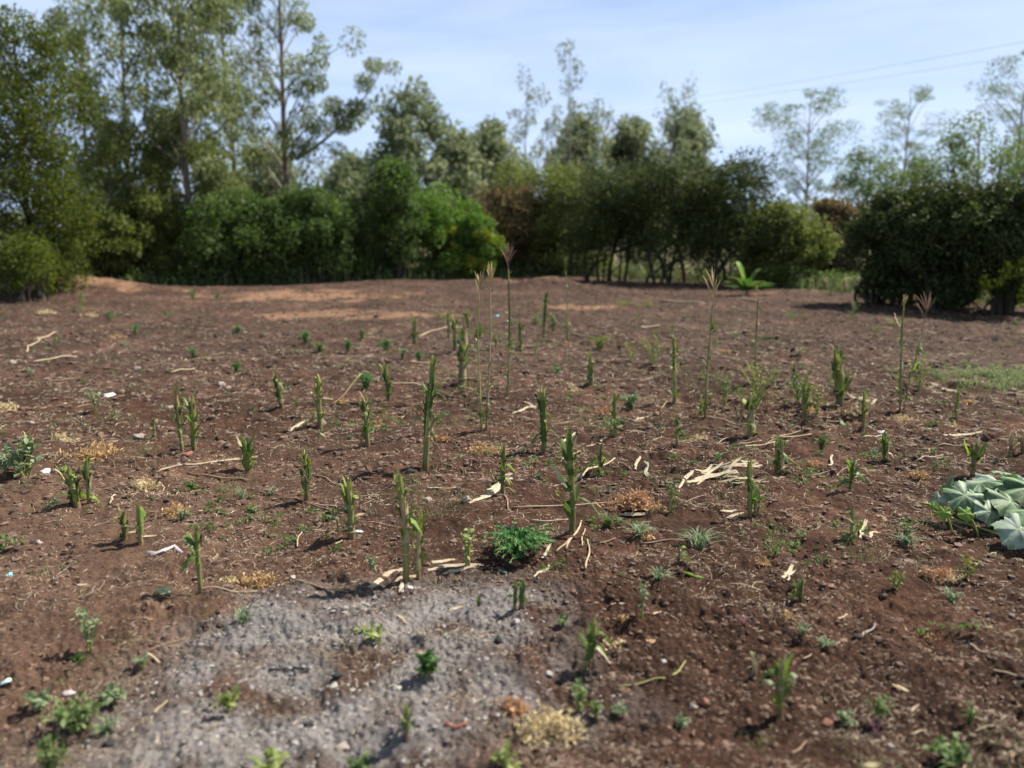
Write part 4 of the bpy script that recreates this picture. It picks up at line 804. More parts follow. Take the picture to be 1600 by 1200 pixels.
for (px, py, w, h, kind, mat, n, ll, lb) in [
 (810, 862, 104, 42, 'feather', 'weed_feather', 46, .026, 'large feathery blue-green weed cushion beside the pale-leaved maize stalk'),
 (572, 608, 32, 28, 'feather', 'weed_feather', 20, .022, 'round feathery green weed between the snapped stub and the small dark stub'),
 (478, 537, 24, 22, 'feather', 'weed_feather', 16, .026, 'larger half of a feathery weed pair in the far soil'),
 (500, 551, 22, 16, 'feather', 'weed_green', 12, .026, 'paler half of a feathery weed pair in the far soil'),
 (545, 554, 17, 22, 'feather', 'weed_feather', 13, .024, 'small upright feathery weed next to the weed pair'),
 (604, 550, 22, 22, 'feather', 'weed_feather', 14, .024, 'feathery weed in front of the small stub with the dry runner'),
 (566, 532, 14, 16, 'feather', 'weed_green', 9, .024, 'little pale weed farther out than the weed pair'),
 (629, 562, 20, 18, 'feather', 'weed_grey', 10, .022, 'greyish weed beside the feathery one in front of the dry runner'),
 (654, 563, 16, 15, 'feather', 'weed_feather', 10, .022, 'compact bright weed just in front of the dry runner'),
 (370, 582, 17, 17, 'feather', 'weed_feather', 10, .022, 'lone bright feathery weed near two pebbles'),
 (302, 557, 15, 15, 'feather', 'weed_feather', 9, .022, 'lone bright feathery weed higher up than the one near two pebbles'),
 (212, 522, 17, 19, 'feather', 'weed_feather', 9, .025, 'first of the weeds in a slanting line towards the orange heap, nearest'),
 (171, 502, 16, 16, 'feather', 'weed_feather', 8, .025, 'second weed in the slanting line towards the orange heap'),
 (130, 484, 15, 26, 'leafy', 'weed_green', 7, .05, 'tallest weed in the slanting line towards the orange heap'),
 (104, 462, 14, 14, 'leafy', 'weed_green', 6, .05, 'farthest weed in the slanting line, at the orange heap'),
 (302, 472, 14, 18, 'leafy', 'weed_green', 7, .06, 'blurred green weed by the far orange soil, one of two'),
 (340, 470, 14, 12, 'leafy', 'weed_green', 7, .06, 'lower blurred weed by the far orange soil, second of two'),
 (372, 520, 16, 14, 'feather', 'weed_grey', 8, .03, 'faint weed in front of the far orange soil'),
 (48, 586, 26, 15, 'grass', 'weed_grey', 26, None, 'grey-green grass tuft on pale soil near the stick pair'),
 (150, 648, 30, 30, 'leafy', 'weed_grey', 9, .03, 'silvery weed standing behind the big dry tuft'),
 (38, 748, 62, 55, 'leafy', 'weed_grey', 17, .05, 'broad-leaved grey-green weed around two maize stubs'),
 (10, 742, 30, 18, 'leafy', 'weed_grey', 8, .04, 'low grey-green weed at the left edge beside the broad-leaved one'),
 (958, 682, 46, 26, 'leafy', 'weed_green', 16, .028, 'round green weed at the foot of a slim stub'),
 (985, 640, 36, 28, 'feather', 'weed_grey', 12, .03, 'feathery dark weed leaning behind the slim stub'),
 (870, 586, 20, 12, 'leafy', 'weed_feather', 7, .032, 'small bright weed behind the stub with twisted leaves'),
 (836, 556, 12, 16, 'leafy', 'weed_green', 5, .035, 'small weed below the tallest tasselled stalk'),
 (730, 884, 30, 48, 'leafy', 'weed_lime', 7, .030, 'upright pale lime weed between the two stubs and the feathery cushion'),
 (140, 1018, 40, 62, 'leafy', 'weed_grey', 11, .022, 'upright pale green seedling casting a dark shadow on smooth soil'),
 (120, 1140, 90, 36, 'leafy', 'weed_green', 34, .022, 'wide sprawling green weed near the bottom left'),
 (60, 1108, 40, 26, 'leafy', 'weed_grey', 10, .024, 'small weed behind the wide sprawling one'),
 (178, 1098, 44, 20, 'leafy', 'weed_grey', 10, .028, 'long-leaved weed on the ash side of the sprawling one'),
 (170, 1142, 50, 24, 'grass', 'weed_grey', 28, None, 'spiky grey weed against the sprawling one'),
 (82, 1204, 50, 40, 'leafy', 'weed_green', 18, .02, 'bushy weed cut by the bottom edge of the photo'),
 (668, 1058, 44, 32, 'leafy', 'weed_dark', 15, .028, 'compact round dark green weed in the ash'),
 (358, 1115, 34, 26, 'leafy', 'weed_lime', 3, .042, 'two-leaved lime seedling in the ash'),
 (582, 996, 42, 12, 'leafy', 'weed_lime', 5, .030, 'flat lime seedling at the far side of the ash'),
 (424, 1198, 46, 14, 'leafy', 'weed_lime', 4, .042, 'lime seedling cut by the bottom edge of the photo, in ash'),
 (562, 1200, 30, 10, 'leafy', 'weed_green', 6, .026, 'low green weed at the bottom edge between two lime ones'),
 (790, 1200, 36, 30, 'leafy', 'weed_lime', 8, .026, 'yellow-green weed at the bottom edge under the big dry tuft'),
 (1180, 632, 66, 56, 'leafy', 'weed_olive', 26, .032, 'bushy olive weed climbing round a tall dark stalk'),
 (1132, 632, 30, 44, 'leafy', 'weed_green', 9, .032, 'upright green weed between the open tassel stalk and the bushy weed'),
 (1020, 574, 60, 38, 'leafy', 'weed_olive', 18, .030, 'straggly olive weed with brown stems'),
 (985, 566, 36, 28, 'leafy', 'weed_olive', 12, .030, 'thinner straggly olive weed'),
 (938, 548, 50, 26, 'feather', 'weed_olive', 12, .030, 'wispy yellow weed over a dark stub'),
 (1246, 634, 46, 40, 'leafy', 'weed_dark', 16, .028, 'dark weed round the half-hidden little stub'),
 (1275, 650, 26, 44, 'leafy', 'weed_olive', 8, .026, 'olive weed at the sunny side of the wrapped stub'),
 (1208, 608, 24, 26, 'leafy', 'weed_green', 9, .028, 'small weed between the bushy weed and the dark one'),
 (1434, 610, 30, 44, 'leafy', 'weed_olive', 9, .045, 'limp olive weed beside the leaning stalk'),
 (1050, 520, 18, 14, 'leafy', 'weed_olive', 7, .03, 'yellow-green weed at the tip of the thin bare stalk'),
 (1284, 704, 26, 28, 'feather', 'weed_green', 8, .02, 'thin green weed behind the orange tuft'),
 (1366, 714, 24, 18, 'grass', 'weed_grey', 18, None, 'grey grass tuft at the side of a short dark stub'),
 (1400, 920, 32, 26, 'leafy', 'weed_olive', 9, .018, 'olive weed with pale yellow flowers'),
 (1413, 846, 26, 34, 'leafy', 'weed_green', 7, .024, 'slender weed by the brown curled leaf'),
 (1416, 852, 60, 20, 'grass', 'weed_grey', 40, None, 'spread of grey grass below the slender weed'),
 (1510, 902, 34, 30, 'leafy', 'weed_olive', 7, .020, 'faint olive weed behind the pinkish dry tuft'),
 (1486, 940, 36, 24, 'grass', 'weed_grey', 24, None, 'dark spiky grass in front of the pinkish dry tuft'),
 (1372, 1128, 34, 34, 'leafy', 'weed_green', 8, .022, 'dim green weed on the near slope beside a dark hollow'),
 (1320, 1134, 26, 18, 'leafy', 'weed_grey', 5, .022, 'small grey weed between the thick near stub and the dim weed'),
 (1515, 1126, 30, 30, 'grass', 'weed_green', 14, None, 'little grass tuft on the near slope by a pale twig'),
 (1490, 1192, 70, 22, 'leafy', 'weed_green', 11, .03, 'spreading weed at the bottom edge near the right corner'),
 (1290, 1012, 36, 16, 'grass', 'weed_grey', 20, None, 'flat star of grass on dark soil'),
 (1255, 992, 30, 22, 'grass', 'weed_grey', 16, None, 'spiky grass below the stub ringed by weed'),
 (1180, 1055, 40, 40, 'grass', 'dry_grass_blade', 12, None, 'dry forked grass on the near dark soil'),
 (1368, 1150, 46, 40, 'grass', 'weed_purple', 7, None, 'purplish star-shaped weed on the near slope'),
 (1165, 975, 36, 16, 'grass', 'weed_purple', 7, None, 'small purple grass star beyond the curved stem'),
 (1092, 858, 80, 34, 'grass', 'weed_grey', 60, None, 'wide thin grey grass behind the tiny shoot'),
 (1030, 905, 50, 20, 'grass', 'weed_grey', 26, None, 'grey grass with dry leaf in front of the straight twig'),
 (1000, 838, 60, 20, 'grass', 'weed_grey', 50, None, 'grey-green grass in front of the big orange tuft'),
 (950, 822, 50, 22, 'grass', 'weed_green', 40, None, 'green grass under the long white husk in the middle'),
 (1050, 800, 26, 44, 'leafy', 'weed_green', 9, .024, 'green weed standing at the side of the big orange tuft'),
 (905, 1110, 50, 36, 'leafy', 'weed_green', 9, .020, 'green weed beside the big dry tuft in the foreground'),
 (932, 1122, 24, 22, 'leafy', 'weed_green', 5, .018, 'small weed just past the foreground dry tuft'),
 (968, 1118, 26, 14, 'leafy', 'weed_grey', 6, .018, 'little round grey weed right of the foreground dry tuft'),
 (1065, 1135, 24, 14, 'leafy', 'weed_grey', 5, .018, 'grey seedling alone on brown soil at the bottom'),
 (1003, 965, 22, 50, 'leafy', 'weed_grey', 4, .022, 'scraggly upright weed near the orange husk piece'),
 (880, 980, 14, 16, 'leafy', 'weed_green', 4, .022, 'tiny seedling between crooked stub and twin stubs'),
 (748, 945, 14, 18, 'grass', 'weed_green', 8, None, 'tiny grass sprout at the edge of the ash by the charred spot'),
 (380, 972, 50, 26, 'grass', 'weed_grey', 30, None, 'grey grass mixed in the ash edge'),
 (580, 890, 16, 18, 'leafy', 'weed_grey', 4, .025, 'small weed behind the husk strips of the ash edge'),
 (225, 1045, 30, 20, 'leafy', 'weed_grey', 6, .016, 'thin seedlings between pale seedling and ash'),
 (125, 1040, 24, 18, 'leafy', 'weed_dark', 6, .016, 'dark little weed in front of the upright pale seedling'),
 (300, 768, 26, 16, 'feather', 'weed_green', 7, .018, 'small green weed between a pale tuft and the brown twig'),
 (378, 782, 36, 22, 'grass', 'weed_grey', 22, None, 'grey spiky grass in front of the stout stub'),
 (286, 812, 30, 20, 'grass', 'weed_grey', 20, None, 'silver spiky grass at the side of a tangled tuft'),
 (424, 772, 26, 12, 'grass', 'weed_grey', 18, None, 'low grey grass at the start of the long bent twig'),
 (195, 543, 24, 14, 'grass', 'weed_grey', 16, None, 'faint grass tuft in the far pale soil'),
 (255, 640, 0.1 + 22, 10, 'grass', 'weed_grey', 14, None, 'low faint grass below the white scrap'),
 (180, 655, 24, 14, 'leafy', 'weed_grey', 5, .022, 'small grey weed to the side of the silvery one'),
 (690, 500, 30, 12, 'leafy', 'weed_green', 8, .03, 'low weed among the far stubs'),
 (748, 530, 30, 24, 'feather', 'weed_green', 12, .03, 'green weed right behind the two pale tassel stalks'),
 (775, 545, 18, 26, 'leafy', 'weed_green', 8, .035, 'leafy weed hanging on the higher pale tassel stalk'),
 (838, 507, 18, 22, 'feather', 'weed_grey', 8, .03, 'grey weed beside the bare pale stalk'),
 (975, 478, 40, 8, 'leafy', 'weed_olive', 12, .04, 'flat yellow-green weed mat on the far soil'),
 (1012, 480, 44, 8, 'leafy', 'weed_olive', 12, .04, 'second flat weed mat on the far soil, next to the first'),
 (1332, 500, 18, 24, 'leafy', 'weed_green', 7, .04, 'far green weed alone before the near dark hedge'),
 (1368, 528, 26, 18, 'leafy', 'weed_green', 8, .03, 'far low weed behind the bushy lone stub'),
 (1240, 498, 50, 10, 'leafy', 'weed_green', 12, .035, 'far pale green weed mat near the banana plant'),
 (1150, 530, 30, 10, 'leafy', 'weed_green', 8, .03, 'bright low weed between two tall tasselled stalks'),
 (1395, 510, 46, 12, 'leafy', 'weed_olive', 10, .035, 'low weed behind the dull round tassel')]:
    weed(px, py, w, h, kind, lb, mat, n, ll=ll, group=WD)
DT = 'dry withered tufts lying on the soil'
def tuft(px, py, wpx, hpx, mat, label, n=140, curl=1.0):
    b = ray(px, py - hpx * .15); s = mpp(b.y, b.z); Wd = wpx * s / 2; H = hpx * s * .52; loc = Vector((b.x, b.y, b.z - .004))
    mb = MB(); sub = [(rng.normal() * .28 * Wd, rng.normal() * .2 * Wd, .35 + .5 * rng.random(), .5 + .6 * rng.random()) for _ in range(5)]
    for k in range(int(n * 1.25)):
        sx_, sy_, sr_, sh_ = sub[rng.integers(5)]; a = rng.random() * 6.283; u_ = rng.random() ** .6 if rng.random() < .75 else 1.2 * rng.random(); r_ = Wd * sr_ * u_; dome = H * sh_ * max(.06, 1 - u_ * u_)
        p = np.array([sx_ + math.cos(a) * r_, sy_ + math.sin(a) * r_ * .8, dome * rng.random()]); d = rdir(1)[0] * np.array([1, 1, .8]); d[2] += .15; L_ = Wd * (.12 + .24 * rng.random())
        P = [p]
        for q in range(4):
            d = unit(d + rng.normal(size=3) * .55 * curl); p = p + d * L_ / 4; p[2] = max(p[2], .003); P.append(p)
        w_ = (.0011 + .0011 * rng.random()) * (1 + .18 * b.y); mb.ribbon(np.array(P), w_ * np.array([.6, 1, 1, .8, .2]), unit(np.cross(d, rdir(1)[0])), .2)
        if rng.random() < .35:
            c = P[2 + rng.integers(3)]; A = rdir(1); mb.leaves([c], A, unit(np.cross(A, rdir(1))), w_ * 9, w_ * 4.5)
    o = mb.build('dry_tuft', mat, None, loc, smooth=False); return tag(o, label, 'dry weed', DT)
for (px, py, w, h, mt, n, lb) in [
 (140, 722, 92, 52, 'dry_tuft', 420, 'big rusty dry tuft behind the flared stub'),
 (100, 690, 70, 26, 'dry_tuft_pale', 150, 'pale loose tuft between the broad-leaved weed and the big rusty one'),
 (222, 765, 64, 26, 'dry_tuft_pale', 220, 'cream tangled tuft under the end of the long pole'),
 (270, 806, 60, 34, 'dry_tuft', 180, 'thin tangled tuft behind the upright pale stub'),
 (405, 925, 90, 44, 'dry_tuft', 380, 'straw-coloured tuft at the upper edge of the ash'),
 (360, 912, 40, 22, 'dry_tuft_pale', 90, 'small yellowish tuft between lone stub and ash'),
 (8, 642, 62, 24, 'dry_tuft_pale', 170, 'yellow dry tuft cut by the left edge'),
 (990, 792, 96, 46, 'dry_tuft_orange', 520, 'big orange dry tuft before the husk heap'),
 (1030, 806, 40, 36, 'dry_tuft', 140, 'straw end of the big orange tuft'),
 (1004, 842, 36, 28, 'dry_tuft', 130, 'small yellow tuft in front of the big orange one'),
 (798, 1118, 60, 60, 'dry_tuft_orange', 260, 'tall orange dry tuft in the foreground ash'),
 (855, 1152, 120, 70, 'dry_tuft_pale', 420, 'wide pale dry tuft in the foreground'),
 (1465, 905, 70, 40, 'dry_tuft_orange', 260, 'pinkish dry tuft on the slope below the pumpkin'),
 (1490, 908, 40, 24, 'dry_tuft_pale', 90, 'yellow fringe of the pinkish tuft'),
 (1092, 692, 46, 24, 'dry_tuft_pale', 140, 'yellow tuft beside the small lone stub'),
 (762, 712, 66, 30, 'dry_tuft', 240, 'brown-yellow tuft under the two pale tassel stalks'),
 (693, 690, 36, 22, 'dry_tuft_orange', 120, 'rosy dry tuft beside the tallest leafy stub'),
 (590, 664, 34, 20, 'dry_tuft', 110, 'dry ball tuft beside the snapped stub'),
 (535, 632, 40, 16, 'dry_tuft', 110, 'dry tuft where the snapped top lies'),
 (945, 648, 38, 24, 'dry_tuft_orange', 120, 'orange-pink tuft beside the slim stub in weed'),
 (892, 612, 26, 22, 'dry_tuft_pale', 80, 'pale yellow tuft right of the bright weed'),
 (1268, 732, 50, 26, 'dry_tuft_orange', 190, 'orange tuft beside the double stub'),
 (1438, 750, 34, 28, 'dry_tuft', 90, 'thin yellow tuft on bare soil above the pumpkin'),
 (1335, 654, 44, 18, 'dry_tuft_pale', 140, 'greenish-yellow tuft behind the thin stub'),
 (1190, 888, 40, 34, 'dry_tuft', 100, 'thin dry tuft above a purple scrap'),
 (1270, 648, 30, 22, 'dry_tuft', 90, 'yellow tuft in the weed of the wrapped stub'),
 (1136, 552, 24, 14, 'dry_tuft', 70, 'far small round dry tuft between tall stalks'),
 (1512, 632, 30, 20, 'dry_tuft', 70, 'dry tuft by the fresh grass patch'),
 (1488, 668, 44, 14, 'dry_tuft_pale', 90, 'flattened dry tuft in front of the leaning brown stub'),
 (1405, 660, 60, 16, 'dry_tuft_pale', 130, 'flattened straw under the dull tassel stalk'),
 (886, 548, 22, 14, 'dry_tuft_orange', 60, 'reddish tuft at the foot of the dim tipped stalk'),
 (180, 530, 24, 16, 'dry_tuft', 60, 'tan tuft close to the slanting line of weeds'),
 (68, 492, 40, 14, 'dry_tuft_pale', 80, 'far yellow tuft before the orange heap'),
 (145, 496, 40, 12, 'dry_tuft_pale', 70, 'far yellow tuft inside the slanting line of weeds'),
 (975, 975, 24, 36, 'dry_tuft', 60, 'thin yellow tuft in the dark soil above the curled dry leaf'),
 (968, 1008, 60, 16, 'dry_tuft_pale', 50, 'curled dry leaf ring beside the orange husk piece'),
 (1230, 965, 30, 14, 'dry_tuft', 60, 'small orange tuft beneath the stub ringed by weed'),
 (1456, 1000, 40, 16, 'dry_tuft', 50, 'thin dry stems on the slope with orange strip')]:
    tuft(px, py, w, h, mt, lb, n)

# ---------------------------------------------------------------- the pumpkin plant
pb = ray(1550, 834); ps = mpp(pb.y, pb.z)
pk = empty('pumpkin_plant', (pb.x, pb.y, pb.z - .01), 'pumpkin plant with big whitish lobed leaves at the right edge', 'pumpkin plant')
def pleaf(px, py, dY, wpx, tilt, yaw, mat='pumpkin_leaf', roll=0.0):
    dY = ray(px, py + (34 if wpx < 50 else 48)).y - pb.y; c = np.array(above(px, py, pb.y + dY) - pk.location); Wl = wpx * mpp(pb.y + dY) / 2
    n, rows = 60, 7; V = [(0, 0, 0)]; vein = [1.0]
    ph = rng.random(5) * 6
    for i in range(1, rows + 1):
        u = i / rows
        for j in range(n):
            a = j * 6.283 / n; q = abs(((a + math.pi) % 6.283) - math.pi)
            lobe = .88 + .11 * math.cos(5 * a) + .04 * math.sin(23 * a + ph[0]) + .035 * math.sin(17 * a + ph[1])
            if q > 2.75: lobe *= .55 + .45 * (math.pi - q) / .39 * .4
            v5 = abs(((a * 5 / 6.283 + .5) % 1) - .5); vein.append(max(0, 1 - v5 / (.05 + .05 * (1 - u))) * (.9 if u < .93 else .3))
            z = -.24 * u * u + .025 * math.cos(5 * a) * u - .018 * (v5 < .05) * u + .04 * math.sin(3 * a + ph[2]) * u * u + .05 * math.sin(7 * a + ph[3]) * u ** 2 + .035 * math.sin(13 * a + ph[4]) * u ** 3
            V.append((math.cos(a) * u * lobe, math.sin(a) * u * lobe, z))
    V = np.array(V) * Wl; Q = []; T = [(0, 1 + j, 1 + (j + 1) % n) for j in range(n)]
    for i in range(rows - 1):
        b0 = 1 + i * n
        Q += [(b0 + j, b0 + n + j, b0 + n + (j + 1) % n, b0 + (j + 1) % n) for j in range(n)]
    M = np.array(Matrix.Rotation(yaw, 3, 'Z') @ Matrix.Rotation(tilt, 3, 'Y') @ Matrix.Rotation(roll, 3, 'X'))
    V = V @ M.T; me = np_mesh('leaf', V, [np.array(Q), np.array(T)], mat, True)
    at = me.attributes.new('vein', 'FLOAT', 'POINT'); at.data.foreach_set('value', np.array(vein, np.float32))
    o = obj('leaf', me, pk, c)
    mb = MB(); f = np.array([c[0] + .05 + .05 * rng.random(), c[1] + .03 * rng.normal(), 0.0]); f[2] = gz(f[0] + pk.location.x, f[1] + pk.location.y) - pk.location.z; mb.tube(bez(f, (f + c) / 2 + np.array([0, .0, .04]), c, 7), np.linspace(.0042, .0035, 7), 6); mb.build('leaf_stalk', 'green_stem', pk)
# tilt > 0 turns the blade's tip down; yaw is the way the tip points
for L_ in [(1572, 752, .10, 92, .25, -2.2), (1545, 752, .16, 70, .35, 2.6), (1520, 772, -.02, 62, .45, -2.6), (1592, 782, -.06, 80, .3, -1.3), (1556, 797, -.16, 46, .75, -1.5), (1604, 826, -.22, 70, .35, -2.6), (1492, 762, .03, 44, .8, 2.9), (1625, 760, .05, 100, .25, -.6), (1640, 800, -.1, 90, .3, -1.2), (1478, 778, -.06, 30, .9, -2.4), (1538, 774, .02, 50, .5, -1.2), (1610, 745, .25, 80, .2, 1.2)]:
    pleaf(L_[0] - 12, L_[1] + 2, L_[2], L_[3] * 1.0, L_[4] + .3 * rng.normal(), L_[5], 'pumpkin_leaf', .4 * rng.normal())
for L_ in [(1510, 802, -.20, 28, .9, -1.6), (1475, 800, -.16, 24, .9, -2.0), (1458, 790, -.12, 16, .8, -2.6), (1524, 760, .0, 22, 1.0, -1.6)]: pleaf(*L_, mat='pumpkin_leaf_young')
mb = MB(); vp = []
for (px, py) in ((1436, 788), (1455, 792), (1468, 802), (1485, 812), (1505, 820), (1530, 828), (1560, 838), (1600, 850)):
    g = ray(px, py); vp.append(np.array(g - pk.location) + np.array([0, 0, .012]))
mb.tube(np.array(vp), np.linspace(.004, .008, len(vp)), 7); mb.build('vine', 'green_stem', pk)
mb = MB()
for k in range(14):
    q = vp[rng.integers(1, 7)]; e = rdir(1)[0] * np.array([.09, .09, .05]); mb.tube(bez(q, q + e * .5 + np.array([0, 0, .04]), q + e, 6), .0012, 4)
mb.build('tendril', 'green_stem', pk)

# ---------------------------------------------------------------- husks, stalks, twigs and scraps on the soil
def lying(px0, py0, px1, py1, wpx, kind, mat, label, cat, name, bow=0.0, lift=0.0):
    a, b = ray(px0, py0), ray(px1, py1); n = 9 if kind != 'husk' else 11; c = (a + b) / 2; s = mpp(c.y, c.z); r_ = wpx * s / 2 * (.62 if kind == 'husk' else .62)
    d = b - a; ln = d.length; nrm = Vector((-d.y, d.x, 0)).normalized() if d.length > 0 else Vector((1, 0, 0)); P = []
    ph = rng.random() * 6
    for i in range(n):
        t = i / (n - 1); q = a.lerp(b, t) + nrm * (bow * ln * math.sin(math.pi * t) + .025 * ln * math.sin(7 * t + ph)); z = gz(q.x, q.y) + r_ * (.8 if kind != 'husk' else .35) + .003
        P.append([q.x, q.y, z])
    P = np.array(P); P[1:-1, 2] = np.maximum(P[1:-1, 2], (P[:-2, 2] + P[2:, 2]) / 2 * .6 + P[1:-1, 2] * .4)
    zs = P[:, 2].copy(); zl = np.linspace(zs[0], zs[-1], n); P[:, 2] = np.maximum(zs, zl) * .6 + zs * .4
    if lift: P[:, 2] += lift * np.linspace(0, 1, n) ** 1.5
    base = P.mean(0); P = P - base; mb = MB()
    if kind == 'husk':
        e = np.array([d.x, d.y, 0]) / max(1e-6, math.hypot(d.x, d.y)); S = np.array([-e[1], e[0], 0]); t = np.linspace(0, 1, n); tw = .5 * rng.normal()
        SS = np.stack([S * math.cos(tw * (x - .5)) + np.array([0, 0, 1]) * math.sin(tw * (x - .5) + .25) for x in t])
        w = r_ * (np.sin(np.pi * np.clip(t * .8 + .16, 0, 1)) ** .6) * (1 + .12 * rng.normal(size=n)) * 1.25; mb.ribbon(P, w, SS, .55)
        P2 = P + S * r_ * .8 + np.array([0, 0, r_ * .4]); mb.ribbon(P2[2:], w[2:] * .55, SS[2:], .4)
    else: mb.tube(P, r_ * np.linspace(1, .75, n) * (1 + .07 * rng.normal(size=n)), 8)
    return tag(mb.build(name, mat, None, base), label, cat)
HK, SK, TW = ('husk', 'husk', 'husk', 'dry husk'), ('stick', 'straw', 'dry stalk', 'dry_stalk'), ('stick', 'twig', 'twig', 'twig')
def put(K, p, w, label, **k): lying(*p, w, K[0], k.pop('mat', K[1]), label, K[2], K[3], **k)
